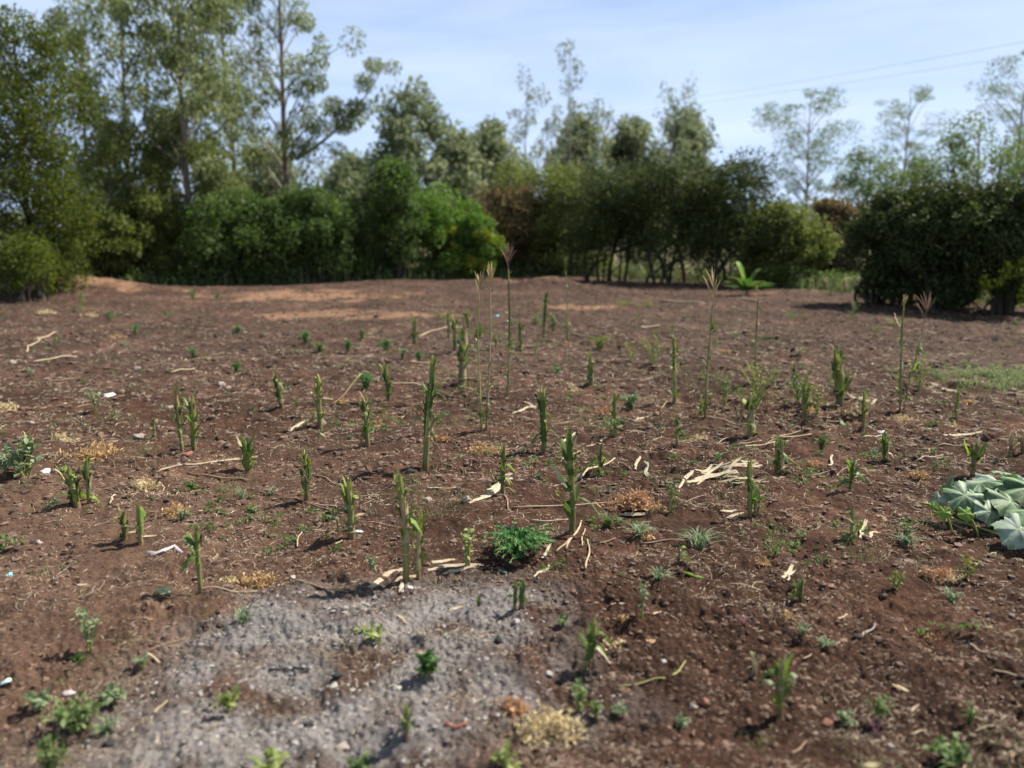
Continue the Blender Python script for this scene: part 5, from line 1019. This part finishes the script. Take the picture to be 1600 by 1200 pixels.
for (K, p, w, lb, kw) in [
 (HK, (738, 788, 803, 742), 9, 'long white husk slanting up to a dark green stub', {}),
 (HK, (760, 766, 800, 748), 7, 'grey-green husk half under the long white one', dict(mat='maize_leaf_pale')),
 (HK, (572, 920, 636, 886), 9, 'broad cream husk at the foot of the tall stub by the ash', {}),
 (HK, (612, 908, 652, 900), 7, 'small cream husk lying across the broad one', {}),
 (HK, (626, 926, 630, 905), 8, 'short upright scrap of husk in the ash edge', {}),
 (HK, (668, 890, 756, 884), 7, 'long cream husk strip under the lime weed', {}),
 (HK, (690, 898, 742, 886), 6, 'narrow husk strip in front of the long cream one', {}),
 (HK, (664, 884, 712, 876), 6, 'husk strip behind the long cream one', {}),
 (HK, (968, 797, 1008, 804), 8, 'white husk beside the big orange tuft', {}),
 (HK, (1058, 762, 1112, 728), 6, 'widest white husk at the left end of the husk heap', {}),
 (HK, (1072, 752, 1140, 736), 8, 'second white husk of the heap, lying flatter', {}),
 (HK, (1092, 750, 1128, 730), 5, 'short white husk standing up in the middle of the heap', dict(lift=.03)),
 (HK, (1112, 732, 1188, 733), 4, 'straight white husk along the back of the heap', {}),
 (HK, (1120, 742, 1162, 738), 5, 'cream husk at the front of the heap, pointing to the slim stub', {}),
 (HK, (1134, 738, 1158, 722), 5, 'thin husk sticking up at the right of the heap', dict(lift=.03)),
 (HK, (1078, 738, 1120, 745), 6, 'bent cream husk underneath the heap', {}),
 (HK, (1150, 728, 1192, 726), 5, 'pale strip behind the slim stub at the heap', {}),
 (HK, (992, 734, 1000, 718), 5, 'small upright white husk scrap left of the heap', dict(lift=.02)),
 (HK, (1006, 722, 1012, 746), 8, 'grey-white leaf scrap standing just left of the heap', dict(mat='maize_leaf_pale')),
 (HK, (1224, 904, 1241, 884), 8, 'bright white split husk alone on dark soil', {}),
 (HK, (1230, 907, 1242, 892), 5, 'smaller half of the bright white split husk', {}),
 (HK, (1126, 802, 1152, 798), 5, 'pale husk bits in front of the slim stub, upper one', {}),
 (HK, (1134, 809, 1162, 802), 5, 'pale husk bits in front of the slim stub, lower one', {}),
 (HK, (1344, 842, 1352, 822), 9, 'upright grey husk beside the thin fuzzy stub', dict(lift=.03)),
 (HK, (1356, 842, 1370, 832), 8, 'tan leaf scrap lying by the upright grey husk', dict(mat='straw')),
 (HK, (1298, 728, 1301, 716), 5, 'small upright husk right of the orange tuft', dict(lift=.02)),
 (HK, (172, 784, 183, 768), 5, 'small pale husk near the straight thin stub', {}),
 (HK, (186, 838, 222, 832), 7, 'cream husk strip lying in front of the low torn stub', {}),
 (HK, (214, 838, 245, 838), 4, 'thin husk at the foot of the upright pale stub', {}),
 (HK, (448, 674, 478, 659), 6, 'cream husk left of the round clod', {}),
 (HK, (498, 676, 508, 684), 4, 'hooked white husk under the plain tubular stub', {}),
 (HK, (800, 646, 842, 634), 5, 'pale straight husk behind the stub with twisted leaves', {}),
 (HK, (876, 696, 898, 676), 4, 'white strip right of the stub with twisted leaves', {}),
 (HK, (916, 698, 945, 695), 3, 'thin white strip in front of the green weed', {}),
 (HK, (990, 657, 1015, 651), 4, 'short white husk right of the green weed', {}),
 (HK, (938, 690, 950, 684), 4, 'curled white husk near the small lone stub', {}),
 (HK, (820, 628, 838, 640), 4, 'pale twisted husk next to the pale straight one', {}),
 (HK, (1440, 674, 1456, 667), 6, 'short bright husk in front of the leaning brown stub', {}),
 (HK, (1472, 684, 1532, 682), 5, 'flat mauve-white husk strip above the young maize', {}),
 (HK, (1326, 618, 1356, 630), 6, 'cream husk beside the lone bushy stub', {}),
 (HK, (1360, 632, 1385, 624), 5, 'small husk next to the tall dull-tasselled stalk', {}),
 (HK, (1450, 598, 1500, 618), 6, 'long pale dead leaf leading to the leaning brown stub', {}),
 (HK, (1310, 654, 1322, 660), 5, 'white scrap left of the thin stub', dict(mat='maize_leaf_pale')),
 (HK, (835, 902, 862, 882), 5, 'pale husk in front of the feathery weed cushion', {}),
 (HK, (846, 874, 862, 856), 5, 'pale husk leaning on the feathery weed cushion', dict(lift=.02)),
 (HK, (955, 944, 978, 945), 5, 'small whitish scrap on dark soil', {}),
 (HK, (1010, 1003, 1032, 1004), 8, 'short orange-brown husk piece on dark soil', dict(mat='dry_tuft_orange')),
 (HK, (703, 953, 724, 949), 5, 'pale husk chip in the ash', {}),
 (HK, (622, 962, 637, 976), 5, 'tan chip in the middle of the ash', dict(mat='straw')),
 (HK, (1370, 805, 1384, 816), 8, 'brown curled leaf near the slender weed', dict(mat='dry_tuft_orange')),
 (HK, (1068, 890, 1100, 905), 5, 'yellow-green dry leaf in front of the tiny shoot', dict(mat='maize_leaf_bright')),
 (HK, (120, 914, 136, 915), 5, 'small pinkish scrap on the bare soil', {}),
 (HK, (1395, 1070, 1420, 1082), 6, 'pale arched dry leaf on the near slope', dict(mat='dry_tuft_pale')),
 (HK, (1420, 1115, 1436, 1102), 4, 'small pale curl on the near slope', {}),
 (HK, (1580, 1180, 1600, 1188), 12, 'tan dead leaf in the bottom right corner', dict(mat='dry_tuft')),
 (HK, (1350, 1195, 1372, 1200), 12, 'yellow scrap at the bottom edge', dict(mat='dry_tuft_pale')),
 (SK, (917, 890, 920, 845), 5, 'straight pale straw pointing at the viewer', {}),
 (SK, (886, 860, 911, 816), 6, 'pale straw leaning from the foot of the pale-leaved stalk', {}),
 (SK, (908, 855, 913, 828), 4, 'thin straw between two thicker ones', {}),
 (SK, (870, 864, 893, 842), 4, 'short straw by the feathery cushion', {}),
 (SK, (905, 749, 960, 718), 6, 'thick pale stalk piece slanting behind the small bright-tipped stub', {}),
 (SK, (800, 797, 1000, 788), 4, 'long thin stalk lying behind the feathery cushion', dict(bow=.03)),
 (SK, (830, 815, 888, 814), 5, 'yellow stalk piece lying beside the feathery cushion', {}),
 (SK, (1090, 653, 1148, 664), 4, 'pale straight stalk under the stalk with open tassel', {}),
 (SK, (874, 720, 905, 705), 4, 'thin stalk behind the pale-leaved stalk tip', {}),
 (SK, (1160, 700, 1214, 692), 5, 'pale stalk lying behind the double stub', {}),
 (SK, (1205, 684, 1268, 677), 5, 'brownish stalk right of the stout fanned stub', {}),
 (SK, (1150, 697, 1190, 690), 4, 'thin stalk in front of the stout fanned stub', {}),
 (SK, (240, 743, 340, 723), 6, 'long pole of dry stalk lying across the soil', {}),
 (SK, (340, 723, 402, 715), 5, 'outer end of the long pole reaching the stout stub', {}),
 (TW, (292, 736, 388, 750), 5, 'brown root-like twig in front of the long pole', dict(bow=-.05)),
 (TW, (440, 779, 537, 803), 4, 'long bent brown twig leading to the thick blunt stub', {}),
 (SK, (488, 789, 526, 794), 4, 'short pale straw resting behind the long bent twig', {}),
 (TW, (492, 744, 536, 762), 4, 'short brown twig right of the dark split stub', {}),
 (TW, (555, 815, 620, 824), 4, 'reddish twig between the thick blunt stub and tall stub', {}),
 (SK, (560, 777, 592, 775), 3, 'thin straw behind the thick blunt stub', {}),
 (SK, (487, 830, 526, 835), 4, 'yellow straw at the shaded foot of the thick blunt stub', {}),
 (SK, (463, 856, 471, 832), 4, 'short straw pointing away on bare soil', {}),
 (SK, (524, 852, 536, 846), 4, 'forked straw in front of the thick blunt stub', {}),
 (SK, (667, 764, 713, 763), 4, 'short white stick lying crosswise', dict(mat='husk')),
 (TW, (466, 911, 545, 928), 4, 'grey twig along the upper edge of the ash', {}),
 (TW, (297, 928, 402, 926), 4, 'thin twig behind the ash from the lone stub', dict(bow=.03, mat='straw')),
 (SK, (202, 971, 240, 970), 5, 'flat tan chip of wood on smooth soil', dict(mat='twig')),
 (SK, (230, 1023, 250, 1038), 7, 'short tan wood chip at the ash border', {}),
 (TW, (228, 1018, 290, 998), 3, 'thin dark twig crossing the ash border', {}),
 (TW, (230, 1003, 256, 1008), 4, 'short reddish twig beside the thin dark one', {}),
 (TW, (1000, 849, 1070, 845), 4, 'straight brown twig behind the tiny shoot', {}),
 (TW, (936, 851, 962, 843), 4, 'small brown twig left of the straight one', {}),
 (TW, (788, 775, 798, 802), 5, 'dark twig under the dark green stub', {}),
 (SK, (38, 552, 60, 532), 4, 'bent pale root, lower limb, far on pale soil', {}),
 (SK, (60, 532, 88, 520), 4, 'bent pale root, upper limb, far on pale soil', {}),
 (SK, (52, 566, 122, 559), 5, 'pale stick lying flat in front of the bent root', {}),
 (SK, (268, 585, 305, 577), 4, 'thin pale stick near two pebbles', {}),
 (SK, (325, 558, 350, 554), 4, 'short pale stick beyond the two pebbles', {}),
 (SK, (640, 567, 675, 567), 4, 'short pale stick behind the tallest leafy stub', {}),
 (SK, (612, 601, 655, 602), 4, 'thin straw in front of the small dark stub', {}),
 (SK, (575, 555, 608, 567), 3, 'bent straw, far half, by the feathery weeds', {}),
 (SK, (516, 636, 565, 618), 5, 'snapped maize top hanging from its stub to the soil', dict(mat='maize_stalk', lift=.20)),
 (SK, (500, 626, 520, 626), 5, 'short pale stalk stump behind the plain tubular stub', {}),
 (SK, (652, 527, 700, 512), 4, 'dry runner trailing between the far small stubs', dict(bow=.06, mat='straw')),
 (SK, (1032, 473, 1102, 475), 5, 'pale stick on the far soil left of the open tassel', {}),
 (SK, (1140, 470, 1190, 474), 5, 'pale stick on the far soil near the banana plant', {}),
 (SK, (1130, 522, 1172, 521), 3, 'thin pale straw behind the sparse tassel stalk', {}),
 (SK, (1000, 513, 1030, 508), 4, 'pale scrap of stalk left of the thin bare stalk', {}),
 (SK, (895, 520, 930, 530), 3, 'thin curved runner from the dim tipped stalk', {}),
 (SK, (1200, 686, 1262, 676), 3, 'slender straw above the double stub', {}),
 (SK, (1192, 730, 1250, 760), 4, 'grey twig slanting away from the double stub', dict(mat='twig')),
 (SK, (1258, 661, 1310, 663), 3, 'thin straw between the wrapped stub and white scrap', {}),
 (SK, (1430, 722, 1472, 712), 4, 'pale arched straw right of the short dark stub', {}),
 (SK, (1462, 698, 1512, 706), 4, 'straw left of the young maize', {}),
 (TW, (1396, 672, 1415, 690), 3, 'dark thin twig left of the short bright husk', {}),
 (SK, (1350, 686, 1378, 683), 4, 'pale straw behind the short dark stub', {}),
 (TW, (1306, 748, 1345, 720), 3, 'thin twig crossing the leafy sprout', {}),
 (SK, (1345, 1000, 1368, 978), 6, 'grey wood splinter on the dark slope', dict(mat='stone')),
 (SK, (1515, 1010, 1537, 1022), 5, 'whitish straight stick on the dark slope', dict(mat='husk')),
 (SK, (1552, 1050, 1592, 1058), 5, 'orange-yellow strip of straw on the dark slope', {}),
 (TW, (1305, 1010, 1322, 1000), 4, 'pale small twig left of the grey splinter', {}),
 (TW, (1380, 1000, 1410, 1012), 3, 'thin reddish twig on the dark slope', {}),
 (TW, (1310, 970, 1325, 962), 4, 'forked little twig below the stub ringed by weed', dict(mat='straw')),
 (TW, (1522, 1145, 1552, 1135), 4, 'pale twig beside the little grass tuft', dict(mat='straw')),
 (TW, (1422, 1150, 1446, 1144), 5, 'short pale twig right of the purplish star weed', dict(mat='straw')),
 (TW, (1255, 1032, 1272, 1022), 4, 'short pinkish twig above the thick near stub', dict(mat='straw')),
 (TW, (1238, 1180, 1262, 1160), 5, 'pinkish forked twig at the bottom edge', {}),
 (TW, (1035, 958, 1060, 972), 4, 'dark twig in the soil above the curved stem', {}),
 (SK, (1020, 962, 1034, 957), 5, 'pale chip at the end of a dark twig', {}),
 (TW, (1136, 915, 1190, 924), 3, 'pale thin twig lying beyond the purple grass star', dict(mat='straw')),
 (SK, (970, 1074, 1040, 1062), 4, 'curved green stem, lower half, on bare brown soil', dict(mat='green_stem')),
 (SK, (1040, 1062, 1070, 1034), 4, 'curved yellow stem, upper half with rooty end', dict(mat='green_stem', bow=-.1)),
 (SK, (696, 1132, 730, 1132), 6, 'reddish curled root in the ash', dict(mat='root_bark', bow=-.22)),
 (SK, (420, 1049, 450, 1047), 6, 'bluish charred stick in the ash', dict(mat='char')),
 (SK, (458, 1045, 485, 1048), 5, 'black charred stick beside the bluish one', dict(mat='char')),
 (SK, (824, 944, 850, 942), 4, 'black thin stick right of the twin stubs', dict(mat='char')),
 (SK, (240, 1115, 262, 1096), 4, 'thin pale straw at the ash between two weeds', {})]:
    put(K, p, w, lb, **kw)
for k in range(18):
    cx_, cy_ = 1058 + 120 * rng.random(), 726 + 34 * rng.random(); a_ = rng.normal() * .35; l_ = 16 + 34 * rng.random()
    put(HK, (cx_, cy_, cx_ + l_ * math.cos(a_), cy_ - l_ * .35 * math.sin(a_) - 4), 2.5 + 2.5 * rng.random(), 'narrow pale husk shred in the husk heap behind the orange tuft', mat=('husk', 'straw', 'straw', 'maize_leaf_pale')[k % 4], lift=.02 * rng.random())
    bpy.context.scene.collection.objects[-1]['group'] = 'husk shreds in the heap'
def scrap(px, py, wpx, mat, label, cat, name, flatness=.5, n=1, up=0.25):
    """a small irregular lump: stone, clod or scrap"""
    b = ray(px, py); r_ = wpx * mpp(b.y, b.z) / 2
    V = []; m = 14; rows = 9; ph = rng.random(9) * 6
    for i in range(rows + 1):
        th = math.pi * i / rows
        for j in range(m):
            a = 6.283 * j / m; d = unit(np.array([math.sin(th) * math.cos(a), math.sin(th) * math.sin(a), math.cos(th)]))
            k_ = 1 + .16 * math.sin(2.3 * d[0] * 2 + ph[0]) + .14 * math.sin(3.1 * d[1] * 2 + ph[1]) + .10 * math.sin(5 * d[2] + 4 * d[0] + ph[2]) + .07 * math.sin(9 * d[1] + 7 * d[0] + ph[3])
            V.append(d * k_ * np.array([1, .8, flatness]) * r_)
    Q = [(i * m + j, (i + 1) * m + j, (i + 1) * m + (j + 1) % m, i * m + (j + 1) % m) for i in range(rows) for j in range(m)]
    o = obj(name, np_mesh(name, np.array(V), np.array(Q), mat, True), None, (b.x, b.y, b.z + r_ * flatness * up)); o.rotation_euler = (rng.normal() * .2, rng.normal() * .2, rng.random() * 6)
    return tag(o, label, cat)
for (px, py, w, mt, nm, fl, lb) in [
 (503, 660, 13, 'stone', 'clod', .8, 'round clod at the foot of the plain tubular stub'),
 (346, 602, 15, 'stone', 'stone', .6, 'dark stone beyond the slender stub pair'),
 (357, 607, 11, 'stone', 'stone', .5, 'paler stone touching the dark stone'),
 (60, 850, 13, 'stone', 'stone', .7, 'single grey stone on bare soil at the left'),
 (20, 568, 13, 'stone', 'stone', .55, 'flat grey stone near the left edge beside the pale stick'),
 (213, 577, 12, 'stone', 'stone', .6, 'grey stone alone on the far pale soil'),
 (265, 638, 12, 'stone', 'stone', .6, 'tan stone behind the slender stub'),
 (48, 662, 11, 'stone', 'stone', .6, 'tan stone between yellow tuft and silvery weed'),
 (216, 683, 17, 'stone', 'stone', .5, 'dark flat stone right of the big rusty tuft'),
 (293, 712, 18, 'red_clod', 'clod', .5, 'reddish clod in front of the two stubs standing together'),
 (278, 727, 9, 'stone', 'stone', .7, 'small stone above the long pole'),
 (668, 784, 14, 'stone', 'clod', .9, 'cubic clod with dark face beside the short white stick'),
 (730, 782, 15, 'stone', 'clod', .7, 'reddish clod left of the long white husk'),
 (643, 737, 18, 'char', 'clod', .35, 'black clod lying before the tallest leafy stub'),
 (522, 1073, 14, 'stone_pale', 'stone', .6, 'pale flat pebble in the ash'),
 (535, 1168, 22, 'stone', 'stone', .5, 'larger grey stone in the near ash'),
 (460, 1162, 11, 'stone_pale', 'stone', .6, 'white pebble in the near ash'),
 (434, 1174, 10, 'stone_pale', 'stone', .6, 'white pebble closest to the lime seedling'),
 (620, 1076, 16, 'stone_pale', 'stone', .4, 'pale flat chip near the round dark weed'),
 (483, 1133, 15, 'char', 'charcoal', .6, 'black lump of charcoal in the ash'),
 (528, 1056, 16, 'char', 'charcoal', .6, 'black charcoal near the charred sticks'),
 (324, 1114, 18, 'char', 'charcoal', .6, 'black lump left of the two-leaved seedling'),
 (172, 1162, 20, 'char', 'charcoal', .5, 'black lump in front of the sprawling weed'),
 (780, 1002, 16, 'char', 'charcoal', .5, 'black lump with pale edge at the right of the ash'),
 (858, 1054, 12, 'stone_pale', 'stone', .7, 'bluish-white pebble right of the ash'),
 (1083, 1106, 14, 'stone', 'stone', .6, 'grey pebble beside a rusty hollow clod'),
 (1100, 1098, 18, 'red_clod', 'clod', .6, 'rusty hollow clod on brown soil'),
 (1293, 1132, 20, 'red_clod', 'brick_piece', .6, 'small red piece of brick beside the thick near stub'),
 (1392, 1168, 13, 'stone', 'stone', .7, 'grey pebble beside the purplish star weed'),
 (1036, 1035, 12, 'stone_pale', 'stone', .6, 'pale pebble above the curved stem'),
 (806, 972, 13, 'stone_pale', 'stone', .6, 'pale stone below the twin stubs'),
 (640, 920, 10, 'paper', 'paper_scrap', .7, 'white crumpled scrap at the foot of the tall stub by the ash'),
 (458, 905, 11, 'stone_pale', 'stone', .8, 'whitish stone at the edge of the straw-coloured tuft'),
 (806, 882, 15, 'red_clod', 'clod', .6, 'brown clod under the feathery cushion'),
 (560, 832, 14, 'cyan_plastic', 'plastic_scrap', .4, 'pale crumpled scrap beside the thick blunt stub'),
 (172, 619, 24, 'paper', 'paper_scrap', .15, 'flat white paper scrap far on the soil'),
 (74, 738, 22, 'paper', 'paper_scrap', .25, 'whitish scrap beside the broad-leaved weed'),
 (14, 899, 12, 'blue_plastic', 'plastic_scrap', .4, 'tiny sky-blue plastic scrap at the left edge'),
 (10, 1065, 18, 'cyan_plastic', 'plastic_scrap', .25, 'pale cyan plastic scrap at the left edge lower down'),
 (788, 895, 10, 'teal_plastic', 'plastic_scrap', .4, 'tiny teal scrap by the ash edge'),
 (776, 495, 9, 'blue_plastic', 'plastic_scrap', .4, 'tiny blue scrap far behind the tassels'),
 (106, 1085, 20, 'grey_plastic', 'plastic_scrap', .5, 'grey scrap behind the sprawling weed'),
 (97, 1095, 12, 'red_clod', 'plastic_scrap', .5, 'pink scrap inside the sprawling weed'),
 (256, 928, 26, 'bottle_green', 'bottle', .55, 'dark green bottle half buried left of the lone stub'),
 (1378, 663 + 13, 14, 'paper', 'paper_scrap', .3, 'white scrap on the soil before the tall dull-tasselled stalk'),
 (1358, 668, 8, 'paper', 'paper_scrap', .3, 'tiny white scrap right of the thin stub')]:
    scrap(px, py, w, mt, lb, nm.replace('_', ' '), nm, fl)
mb = MB(); pts = [ray(*q) for q in ((231, 866), (245, 868), (262, 861), (272, 856), (285, 868))]; P = np.array(pts) + np.array([0, 0, .012]); base = P.mean(0)
mb.ribbon(P - base, .009, np.array([0, 1, .5]), .3); mb.ribbon(P[:3] - base + np.array([0, -.012, .006]), .007, np.array([0, .8, .6]), .2)
tag(mb.build('plastic_strip', 'grey_plastic', None, base), 'greyish curled plastic strip on bare soil left of the lone stub', 'plastic strip')

# ---------------------------------------------------------------- what nobody could count: crumbs of soil, bits of straw, thin grass
def scatter_ground(n, r0, r1, a0=-40, a1=40):
    a = R(a0) + (R(a1) - R(a0)) * rng.random(n); r = r0 * (r1 / r0) ** rng.random(n); return r * np.sin(a), r * np.cos(a)
ICO = np.array([(0, 0, 1)] + [(.894 * math.cos(i * 1.2566), .894 * math.sin(i * 1.2566), .447) for i in range(5)] + [(.894 * math.cos(i * 1.2566 + .628), .894 * math.sin(i * 1.2566 + .628), -.447) for i in range(5)] + [(0, 0, -1)])
IF = np.array([(0, 1 + i, 1 + (i + 1) % 5) for i in range(5)] + [(1 + i, 6 + i, 1 + (i + 1) % 5) for i in range(5)] + [(1 + (i + 1) % 5, 6 + i, 6 + (i + 1) % 5) for i in range(5)] + [(11, 6 + (i + 1) % 5, 6 + i) for i in range(5)])
def clods(n, r0, r1, smin, smax, name, label, mat, thr=-.2, mask=None):
    x, y = scatter_ground(n, r0, r1); k = pn(x / .7, y / .7, 120) + .6 * pn(x / .2, y / .2, 121) > thr + .5 * (rng.random(n) - .5)
    if mask is not None: k &= mask(x, y)
    x, y = x[k], y[k]; m = len(x); s = smin * (smax / smin) ** (rng.random(m) ** 2.2) * np.clip(np.hypot(x, y) / 3.5, .75, 2.5) 
    z = height(x, y, .012)
    V = ICO[None] * (1 + .28 * rng.normal(size=(m, 12, 1))) * (s[:, None] * np.stack([.8 + .5 * rng.random(m), .8 + .5 * rng.random(m), .45 + .4 * rng.random(m)], 1))[:, None]
    a = rng.random(m) * 6.283; ca, sa = np.cos(a)[:, None], np.sin(a)[:, None]
    V = np.stack([V[..., 0] * ca - V[..., 1] * sa, V[..., 0] * sa + V[..., 1] * ca, V[..., 2]], -1) + np.stack([x, y, z - s * .05], 1)[:, None]
    T = (IF[None] + (np.arange(m) * 12)[:, None, None]).reshape(-1, 3)
    tag(obj(name, np_mesh(name, V.reshape(-1, 3), T, mat, False)), label, 'soil', kind='stuff')
drymat('soil_crumb', (0.024, 0.0145, 0.010), (0.19, 0.122, 0.087), scale=6, stretch=(1, 1, 1), bump=.5)
drymat('ash_crumb', (0.09, 0.08, 0.073), (0.36, 0.34, 0.325), scale=6, stretch=(1, 1, 1), bump=.4)
notash = lambda x, y: (ash_at(x, y) < .6 + .3 * rng.random(len(x)))
clods(90000, 1.5, 24, .0025, .017, 'soil_crumbs', 'loose dark crumbs of soil all over the field', 'soil_crumb', mask=notash)
clods(22000, 1.3, 4.2, .0025, .012, 'ash_crumbs', 'pale crumbs in the burnt ash patch', 'ash_crumb', -.6, mask=lambda x, y: ash_at(x, y) > .4 + .3 * rng.random(len(x)))
clods(9000, 1.3, 4.2, .003, .011, 'charcoal_crumbs', 'black crumbs of charcoal in the ash patch', 'char', .15, mask=lambda x, y: ash_at(x, y) > .3)
def bits(n, r0, r1, name, label, mat, lmin, lmax, w, thr=0.0, stand=.12, bias=None):
    x, y = scatter_ground(n, r0, r1); q = pn(x / .9 + 3, y / .9, 130) + .7 * pn(x / .25, y / .25, 131) + (bias(x, y) if bias else 0); k = q > thr + .6 * (rng.random(n) - .5); x, y = x[k], y[k]; m = len(x)
    a = rng.random(m) * 6.283; l = lmin * (lmax / lmin) ** rng.random(m) * np.clip(np.hypot(x, y) / 4, .8, 2.2); ww = w * (.6 + .8 * rng.random(m)) * np.clip(np.hypot(x, y) / 4, .8, 2.5)
    d = np.stack([np.cos(a), np.sin(a), np.abs(rng.normal(size=m)) * stand], 1); nn = np.stack([-np.sin(a), np.cos(a), rng.normal(size=m) * .4], 1); bend = rng.normal(size=m)[:, None] * .3
    P0 = np.stack([x, y, height(x, y, .012) + .003], 1); P1 = P0 + d * (l / 2)[:, None] + nn * bend * (l / 2)[:, None] * np.array([1, 1, .1]); P2 = P0 + d * l[:, None] * np.array([1, 1, .9])
    z2 = height(P2[:, 0], P2[:, 1], .012) + .002; z1 = height(P1[:, 0], P1[:, 1], .012) + .003
    P2[:, 2] = np.maximum(P2[:, 2], z2); P1[:, 2] = np.maximum(P1[:, 2], z1)
    W_ = nn * ww[:, None]; W_[:, 2] += ww * .3
    V = np.stack([P0 - W_ * .6, P0 + W_ * .6, P1 - W_, P1 + W_, P2 - W_ * .4, P2 + W_ * .4], 1).reshape(-1, 3)
    i = np.arange(m)[:, None] * 6; Q = np.concatenate([i + np.array([[0, 1, 3, 2]]), i + np.array([[2, 3, 5, 4]])])
    tag(obj(name, np_mesh(name, V, Q, mat)), label, 'litter', kind='stuff')
bits(90000, 1.5, 22, 'straw_litter', 'fine bits of straw and root strewn over the soil', 'litter_bit', .006, .045, .0010, -.05, bias=lambda x, y: .25 * sstep(3, 6, y) - .25 * (ash_at(x, y) > .5))
bits(6500, 2.0, 24, 'pale_litter', 'pale flakes of husk strewn over the soil', 'husk', .007, .035, .0022, .15, bias=lambda x, y: .25 * sstep(-1, 1, x) * sstep(3, 5, y) + .25 * sstep(6, 8, y))
bits(5200, 2.6, 16, 'long_straw', 'long thin straws lying in drifts over the middle of the field', 'straw', .04, .15, .0011, .22, .06, bias=lambda x, y: -.25 + .6 * sstep(-1.2, .8, x) * sstep(3.2, 4.5, y) * (1 - sstep(8, 12, y)) - .3 * (ash_at(x, y) > .4))
def blades(n, pts, name, label, mat, h0, h1, w=.0022, cat='grass'):
    x, y = pts; m = len(x); h = h0 + (h1 - h0) * rng.random(m) ** 1.5; a = rng.random(m) * 6.283; b = (.2 + .8 * rng.random(m)) * h; ww = w * (.7 + .6 * rng.random(m)) * np.clip(np.hypot(x, y) / 4, .8, 5)
    P0 = np.stack([x, y, height(x, y, .03) - .005], 1); e = np.stack([np.cos(a), np.sin(a), 0 * a], 1); s = np.stack([-np.sin(a), np.cos(a), 0 * a], 1) * ww[:, None]
    P1 = P0 + e * (b * .3)[:, None] + np.array([0, 0, 1]) * (h * .65)[:, None]; P2 = P0 + e * b[:, None] + np.array([0, 0, 1]) * (h * (.95 - .35 * (b / h)))[:, None]
    V = np.stack([P0 - s, P0 + s, P1 - s * .8, P1 + s * .8, P2], 1).reshape(-1, 3); i = np.arange(m)[:, None] * 5
    tag(obj(name, np_mesh(name, V, [i + np.array([[0, 1, 3, 2]]), i + np.array([[2, 3, 4]])], mat)), label, cat, kind='stuff')
# thin grey grass sprouting in patches, thickest on the near right slope
x, y = scatter_ground(90000, 1.6, 16); q = pn(x / .55, y / .55, 140) + .8 * pn(x / .16, y / .16, 141) + .16 * sstep(.2, 1.6, x); k = (q > .62) & (ash_at(x, y) < .5); 
blades(0, (x[k], y[k]), 'thin_grass', 'thin grey-green grass sprouting in patches from the soil', 'grass_blade', .008, .045, .0009)
x, y = scatter_ground(60000, 3.8, 19); q = pn(x / .8 + 9, y / .8, 150) + .8 * pn(x / .22, y / .22, 151) + .12 * sstep(-.5, 2, x); k = q > .50
blades(0, (x[k], y[k]), 'wispy_grass', 'wisps of pale green grass over the middle and far field', 'grass_blade', .015, .075, .0013)
x, y = scatter_ground(5200, 3.2, 19); q = pn(x / 1.1 + 4, y / 1.1, 160) + .7 * pn(x / .3, y / .3, 161); k = (q > .35) & (ash_at(x, y) < .4); x, y = x[k], y[k]; z = height(x, y, .03); sd_ = MB()
for k in range(len(x)):
    s_ = (.010 + .022 * rng.random() ** 2) * (1 + .05 * y[k]); spray(sd_, (x[k], y[k], z[k] + s_ * .5), (s_ * 1.2, s_, s_ * .8), 16, s_ * .75, s_ * .38, .0, .1)
tag(sd_.build('weed_seedlings', 'weed_green', smooth=False), 'countless tiny weed seedlings speckling the soil', 'seedlings', kind='stuff')
gx, gy = flat(1570, 600); m = 24000; a = rng.random(m) * 6.283; r_ = np.sqrt(rng.random(m)); x = gx + .65 + r_ * np.cos(a) * 1.3; y = gy + r_ * np.sin(a) * 1.0; k = pn(x / .25, y / .25, 145) + .5 * (rng.random(m) - .5) > .9 * r_ - .55
blades(0, (x[k], y[k]), 'fresh_grass', 'patch of soft light green grass at the right edge', 'grass_fresh', .02, .12, .0016)
# belt of dry grass and undergrowth along the field's edge and under the hedges
E = np.array([(-15, 20.3), (-12.5, 21.6), (-9, 22.3), (-3, 24.8), (1, 28.2), (5, 25.5), (8.2, 20.8), (10.6, 15.6), (14, 13.6), (18, 12.3)])
def belt(n, w0, w1):
    t = rng.random(n) * (len(E) - 1.001); i = t.astype(int); f = (t - i)[:, None]; P = E[i] * (1 - f) + E[i + 1] * f; return P[:, 0] + rng.normal(size=n) * .25, P[:, 1] + w0 + (w1 - w0) * rng.random(n) ** 1.4
blades(0, belt(15000, .6, 5.5), 'dry_edge_grass', 'dry tan grass along the edge of the field', 'dry_grass_blade', .08, .55, .0035)
blades(0, belt(9000, .2, 4.0), 'green_edge_grass', 'green grass growing under the shrubs', 'grass_blade', .10, .50, .0040)
x, y = belt(1000, .5, 4.0); kk = (x < 2.5) | (rng.random(len(x)) < .35); x, y = x[kk], y[kk]; ug = MB()
for k in range(len(x)):
    s = .18 + .25 * rng.random(); spray(ug, (x[k], y[k], macro(x[k], y[k]) + s * .7), (s * 1.3, s, s * .9), 60, .10, .05, .2, .2)
tag(ug.build('undergrowth', 'bush_green', smooth=False), 'low leafy undergrowth at the feet of the shrubs', 'undergrowth', kind='stuff')
